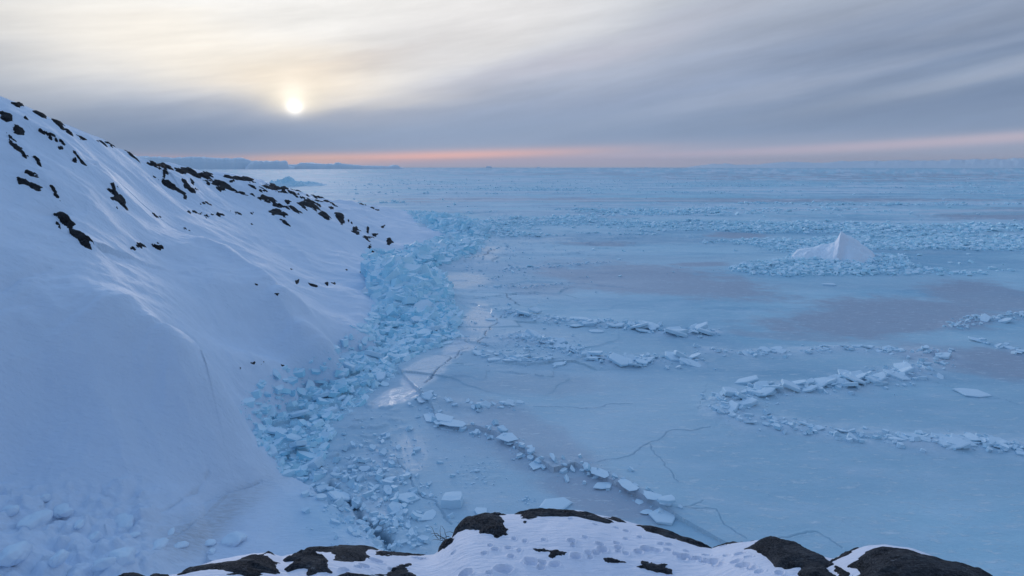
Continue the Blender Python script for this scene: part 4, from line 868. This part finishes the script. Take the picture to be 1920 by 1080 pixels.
# dry twigs on the small rock at the ledge corner
def twigs():
    V = []; F = []; r = random.Random(9)
    bx, by = ledge.hit(838, 1012)
    bz = float(ledge.sample(np.array(bx), np.array(by)))
    for i in range(12):
        p = Vector((bx+r.uniform(-.12, .12), by+r.uniform(-.05, .08), bz+.02)); d = Vector((r.uniform(-1, .2), r.uniform(-.4, .4), r.uniform(.2, .9))).normalized()
        for k in range(6):
            q = .0035*(1-k/7); b = len(V)
            for j in range(4): V.append((p.x+q*math.cos(j*1.57), p.y+q*math.sin(j*1.57), p.z+q*math.sin(j*1.57+.8)))
            if k:
                for j in range(4): F.append((b-4+j, b-4+(j+1) % 4, b+(j+1) % 4, b+j))
            p = p+d*.035; d = (d+Vector((r.uniform(-.4, .4), r.uniform(-.4, .4), r.uniform(-.5, .2)))).normalized()
    m, nt, nd, lk, B = mat('twig'); B.inputs['Base Color'].default_value = (.05, .035, .025, 1); B.inputs['Roughness'].default_value = .9
    o = mesh_np('dry_twigs', V, F, m); tag(o, 'thin dry twigs sprouting at the left corner of the large black boulder', 'twigs')
twigs()

# ---------------------------------------------------------------- AIR
HAZE = True
if HAZE:
    a, b = -34000, 34000; z0, z1 = -9.5, 420
    V = [(a, a, z0), (b, a, z0), (b, b, z0), (a, b, z0), (a, a, z1), (b, a, z1), (b, b, z1), (a, b, z1)]
    m = bpy.data.materials.new('air'); m.use_nodes = True; nt = m.node_tree
    for n_ in list(nt.nodes):
        if n_.type != 'OUTPUT_MATERIAL': nt.nodes.remove(n_)
    pv = nt.nodes.new('ShaderNodeVolumePrincipled'); pv.inputs['Density'].default_value = 2.4e-5; pv.inputs['Color'].default_value = (.72, .82, .95, 1); pv.inputs['Anisotropy'].default_value = .2
    nt.links.new(pv.outputs[0], [n_ for n_ in nt.nodes if n_.type == 'OUTPUT_MATERIAL'][0].inputs['Volume'])
    o = mesh_np('haze', V, [(0, 3, 2, 1), (4, 5, 6, 7), (0, 1, 5, 4), (1, 2, 6, 5), (2, 3, 7, 6), (3, 0, 4, 7)], m); tag(o, kind='stuff')

# ---------------------------------------------------------------- SKY
def lin(c): return tuple((x/255/12.92 if x/255 <= .04045 else ((x/255+.055)/1.055)**2.4) for x in c)
w = bpy.data.worlds.new('World'); S.world = w; w.use_nodes = True; nt = w.node_tree; lk = nt.links
bg = nt.nodes['Background']
SUNAZ, sl = bearing(551, 197); SUNEL = math.atan(float(sl)); SUNAZ = float(SUNAZ)
tc = N(nt, 'ShaderNodeTexCoord'); sp = N(nt, 'ShaderNodeSeparateXYZ'); lk.new(tc.outputs['Generated'], sp.inputs[0])
AZ = mth(nt, 'ARCTAN2', sp.outputs[0], sp.outputs[1]); EL = mth(nt, 'ARCSINE', sp.outputs[2])
cmb = N(nt, 'ShaderNodeCombineXYZ'); lk.new(AZ, cmb.inputs[0]); lk.new(EL, cmb.inputs[1])
def snoise(sx, sy, rot, detail=4, rough=.5, loc=0):
    m_ = N(nt, 'ShaderNodeMapping'); m_.vector_type = 'TEXTURE'; m_.inputs['Rotation'].default_value = (0, 0, rot); m_.inputs['Scale'].default_value = (sx, sy, 1); m_.inputs['Location'].default_value = (loc, loc*.3, 0)
    lk.new(cmb.outputs[0], m_.inputs['Vector']); return noise(nt, 1., detail, rough, m_.outputs['Vector'])
wob1 = mth(nt, 'SUBTRACT', snoise(.55, .12, .22, 3, .5), .5); wob2 = mth(nt, 'SUBTRACT', snoise(.40, .07, .18, 4, .55, 3.), .5)
AZ2 = mth(nt, 'ADD', AZ, mth(nt, 'MULTIPLY', wob1, .10)); EL2 = mth(nt, 'ADD', EL, mth(nt, 'MULTIPLY', mth(nt, 'MULTIPLY', wob2, .10), mth(nt, 'MULTIPLY', EL, 6., clamp=True)))
def azel(u, v): a, s = bearing(u, v); return float(a), math.atan(float(s))
def blob(u, v, pu, pv, th, k=1., p=1., d=True):
    a0, e0 = azel(u, v); sa = abs(azel(u+pu*.5, v)[0]-azel(u-pu*.5, v)[0]); se = abs(azel(u, v+pv*.5)[1]-azel(u, v-pv*.5)[1])
    A = mth(nt, 'SUBTRACT', AZ2 if d else AZ, a0); E = mth(nt, 'SUBTRACT', EL2 if d else EL, e0); c, s = math.cos(th), math.sin(th)
    P = mth(nt, 'DIVIDE', mth(nt, 'ADD', mth(nt, 'MULTIPLY', A, c), mth(nt, 'MULTIPLY', E, s)), sa); Q = mth(nt, 'DIVIDE', mth(nt, 'SUBTRACT', mth(nt, 'MULTIPLY', E, c), mth(nt, 'MULTIPLY', A, s)), se)
    r2 = mth(nt, 'ADD', mth(nt, 'MULTIPLY', P, P), mth(nt, 'MULTIPLY', Q, Q))
    if p != 1.: r2 = mth(nt, 'POWER', r2, p)
    return mth(nt, 'MULTIPLY', mth(nt, 'EXPONENT', mth(nt, 'MULTIPLY', r2, -1.)), k, clamp=True)
e01 = mth(nt, 'MULTIPLY', mth(nt, 'MAXIMUM', EL2, 0.), .8)
def E8(v): return max(0, azel(960, v)[1])*.8
col = ramp(nt, e01, [(0, lin((178, 180, 200))), (E8(300), lin((176, 178, 198))), (E8(280), lin((166, 178, 202))), (E8(250), lin((152, 170, 198))), (E8(190), lin((158, 172, 198))), (E8(100), lin((170, 180, 200))), (E8(0), lin((176, 186, 202))), (.42, lin((158, 184, 220))), (.8, lin((138, 174, 222))), (1.0, lin((132, 170, 222)))])
def over(c, u, v, pu, pv, th, rgb, k=1., p=1., d=True): return mixc(nt, blob(u, v, pu, pv, th, k, p, d), c, lin(rgb))
col = over(col, 1900, 120, 700, 130, .08, (114, 134, 164), 1.)
col = over(col, 1500, 205, 520, 34, .12, (126, 146, 176), .75)
col = over(col, 2000, 110, 620, 24, .14, (176, 186, 204), .6)
col = over(col, 1420, 175, 520, 16, .15, (178, 188, 208), .45)
col = over(col, 300, 245, 460, 60, .03, (106, 132, 168), .95)
col = over(col, 1000, 240, 420, 40, .05, (146, 164, 192), .6)
col = over(col, 20, 130, 250, 110, -.1, (122, 140, 166), .9)
col = over(col, 0, 20, 260, 80, 0, (160, 166, 174), .85)
col = over(col, 560, 30, 640, 150, .1, (250, 248, 244), 1., 1.4)
col = over(col, 470, 110, 330, 78, -.10, (255, 248, 236), 1., 1.4)
col = over(col, 860, 60, 330, 90, .2, (226, 224, 224), .8)
col = over(col, 1080, 110, 300, 26, .22, (190, 190, 204), .5)
col = over(col, 610, 130, 150, 14, .18, (206, 198, 194), .55)
col = over(col, 700, 115, 120, 12, .28, (212, 206, 204), .45)
col = over(col, 640, 215, 330, 24, .05, (142, 158, 186), .6)
# pink slot under the cloud deck
col = over(col, 1900, 257, 640, 11, .055, (200, 190, 202), .8, 1., False)
col = over(col, 1250, 291, 620, 8, .035, (198, 184, 202), .6, 1., False)
col = over(col, 770, 295, 330, 10, .035, (255, 196, 182), 1., 1., False)
col = over(col, 570, 301, 120, 10, .02, (255, 200, 172), .9, 1., False)
col = over(col, 300, 302, 120, 9, 0, (232, 172, 166), .7, 1., False)
col = over(col, 1050, 305, 420, 7, 0, (208, 184, 200), .4, 1., False)
# glow round the veiled sun
col = over(col, 545, 150, 150, 50, 0, (252, 238, 218), .85, 1.)
col = over(col, 552, 186, 52, 26, 0, (255, 242, 216), .8, 1., False)
st = mth(nt, 'MULTIPLY', mth(nt, 'SUBTRACT', snoise(.35, .045, .16, 6, .62, 7.), .5), .55)
stv = mth(nt, 'ADD', 1., mth(nt, 'MULTIPLY', st, mth(nt, 'MULTIPLY', EL, 8., clamp=True)))
vm = N(nt, 'ShaderNodeVectorMath', operation='SCALE'); lk.new(col, vm.inputs[0]); lk.new(stv, vm.inputs['Scale'])
# sun disc seen through cloud
vs = N(nt, 'ShaderNodeVectorMath', operation='SCALE'); vs.inputs[0].default_value = (1., .98, .94)
lk.new(mth(nt, 'ADD', blob(552, 201, 12, 11, 0, 1., .85, False), mth(nt, 'MULTIPLY', blob(550, 180, 30, 28, 0, 1., 1., False), .25)), vs.inputs['Scale'])
va = N(nt, 'ShaderNodeVectorMath', operation='ADD'); lk.new(vm.outputs[0], va.inputs[0]); lk.new(vs.outputs[0], va.inputs[1])
# blue clear sky behind it all adds its part high up and behind
sky = N(nt, 'ShaderNodeTexSky'); sky.sky_type = 'NISHITA'; sky.sun_disc = False; sky.sun_elevation = SUNEL; sky.sun_rotation = SUNAZ
sk = N(nt, 'ShaderNodeVectorMath', operation='SCALE'); lk.new(sky.outputs[0], sk.inputs[0]); sk.inputs['Scale'].default_value = .08
up = mth(nt, 'MULTIPLY', mth(nt, 'SUBTRACT', EL, .35), 1.6, clamp=True)
fin0 = mixc(nt, mth(nt, 'MULTIPLY', up, .35), va.outputs[0], sk.outputs[0])
# the cloud deck is bright round the low sun and dull on the far side of the sky
cs_ = mth(nt, 'MULTIPLY', mth(nt, 'COSINE', mth(nt, 'SUBTRACT', AZ, SUNAZ)), mth(nt, 'COSINE', EL))
hi_ = mth(nt, 'MULTIPLY', mth(nt, 'SUBTRACT', mth(nt, 'ADD', mth(nt, 'ABSOLUTE', EL), mth(nt, 'MULTIPLY', mth(nt, 'ABSOLUTE', AZ), .25)), .42), 3., clamp=True)
gain = mth(nt, 'ADD', 1.0, mth(nt, 'MULTIPLY', hi_, mth(nt, 'ADD', mth(nt, 'MULTIPLY', cs_, .60), .17)))
gv = N(nt, 'ShaderNodeVectorMath', operation='SCALE'); lk.new(fin0, gv.inputs[0]); lk.new(gain, gv.inputs['Scale']); fin = gv.outputs[0]
lk.new(fin, bg.inputs['Color']); bg.inputs['Strength'].default_value = 1.0

sun = bpy.data.lights.new('sun', 'SUN'); sun.energy = .75; sun.angle = math.radians(10); sun.color = (1., .86, .74)
so = bpy.data.objects.new('sun', sun); COL.objects.link(so)
dv = Vector((math.sin(SUNAZ)*math.cos(SUNEL), math.cos(SUNAZ)*math.cos(SUNEL), math.sin(SUNEL)))
so.rotation_euler = dv.to_track_quat('Z', 'Y').to_euler()

cam = bpy.data.cameras.new('camera'); cam.lens = 36*FP/1920; cam.sensor_width = 36; cam.clip_start = .1; cam.clip_end = 250000
co = bpy.data.objects.new('camera', cam); COL.objects.link(co); co.location = (0, 0, H); co.rotation_euler = (math.radians(90-12), 0, 0); S.camera = co
S.view_settings.view_transform = 'Standard'; S.view_settings.look = 'None'; S.view_settings.exposure = 0; S.view_settings.gamma = 1
S.render.resolution_x = 1024; S.render.resolution_y = 576
print('rocks', NROCK)
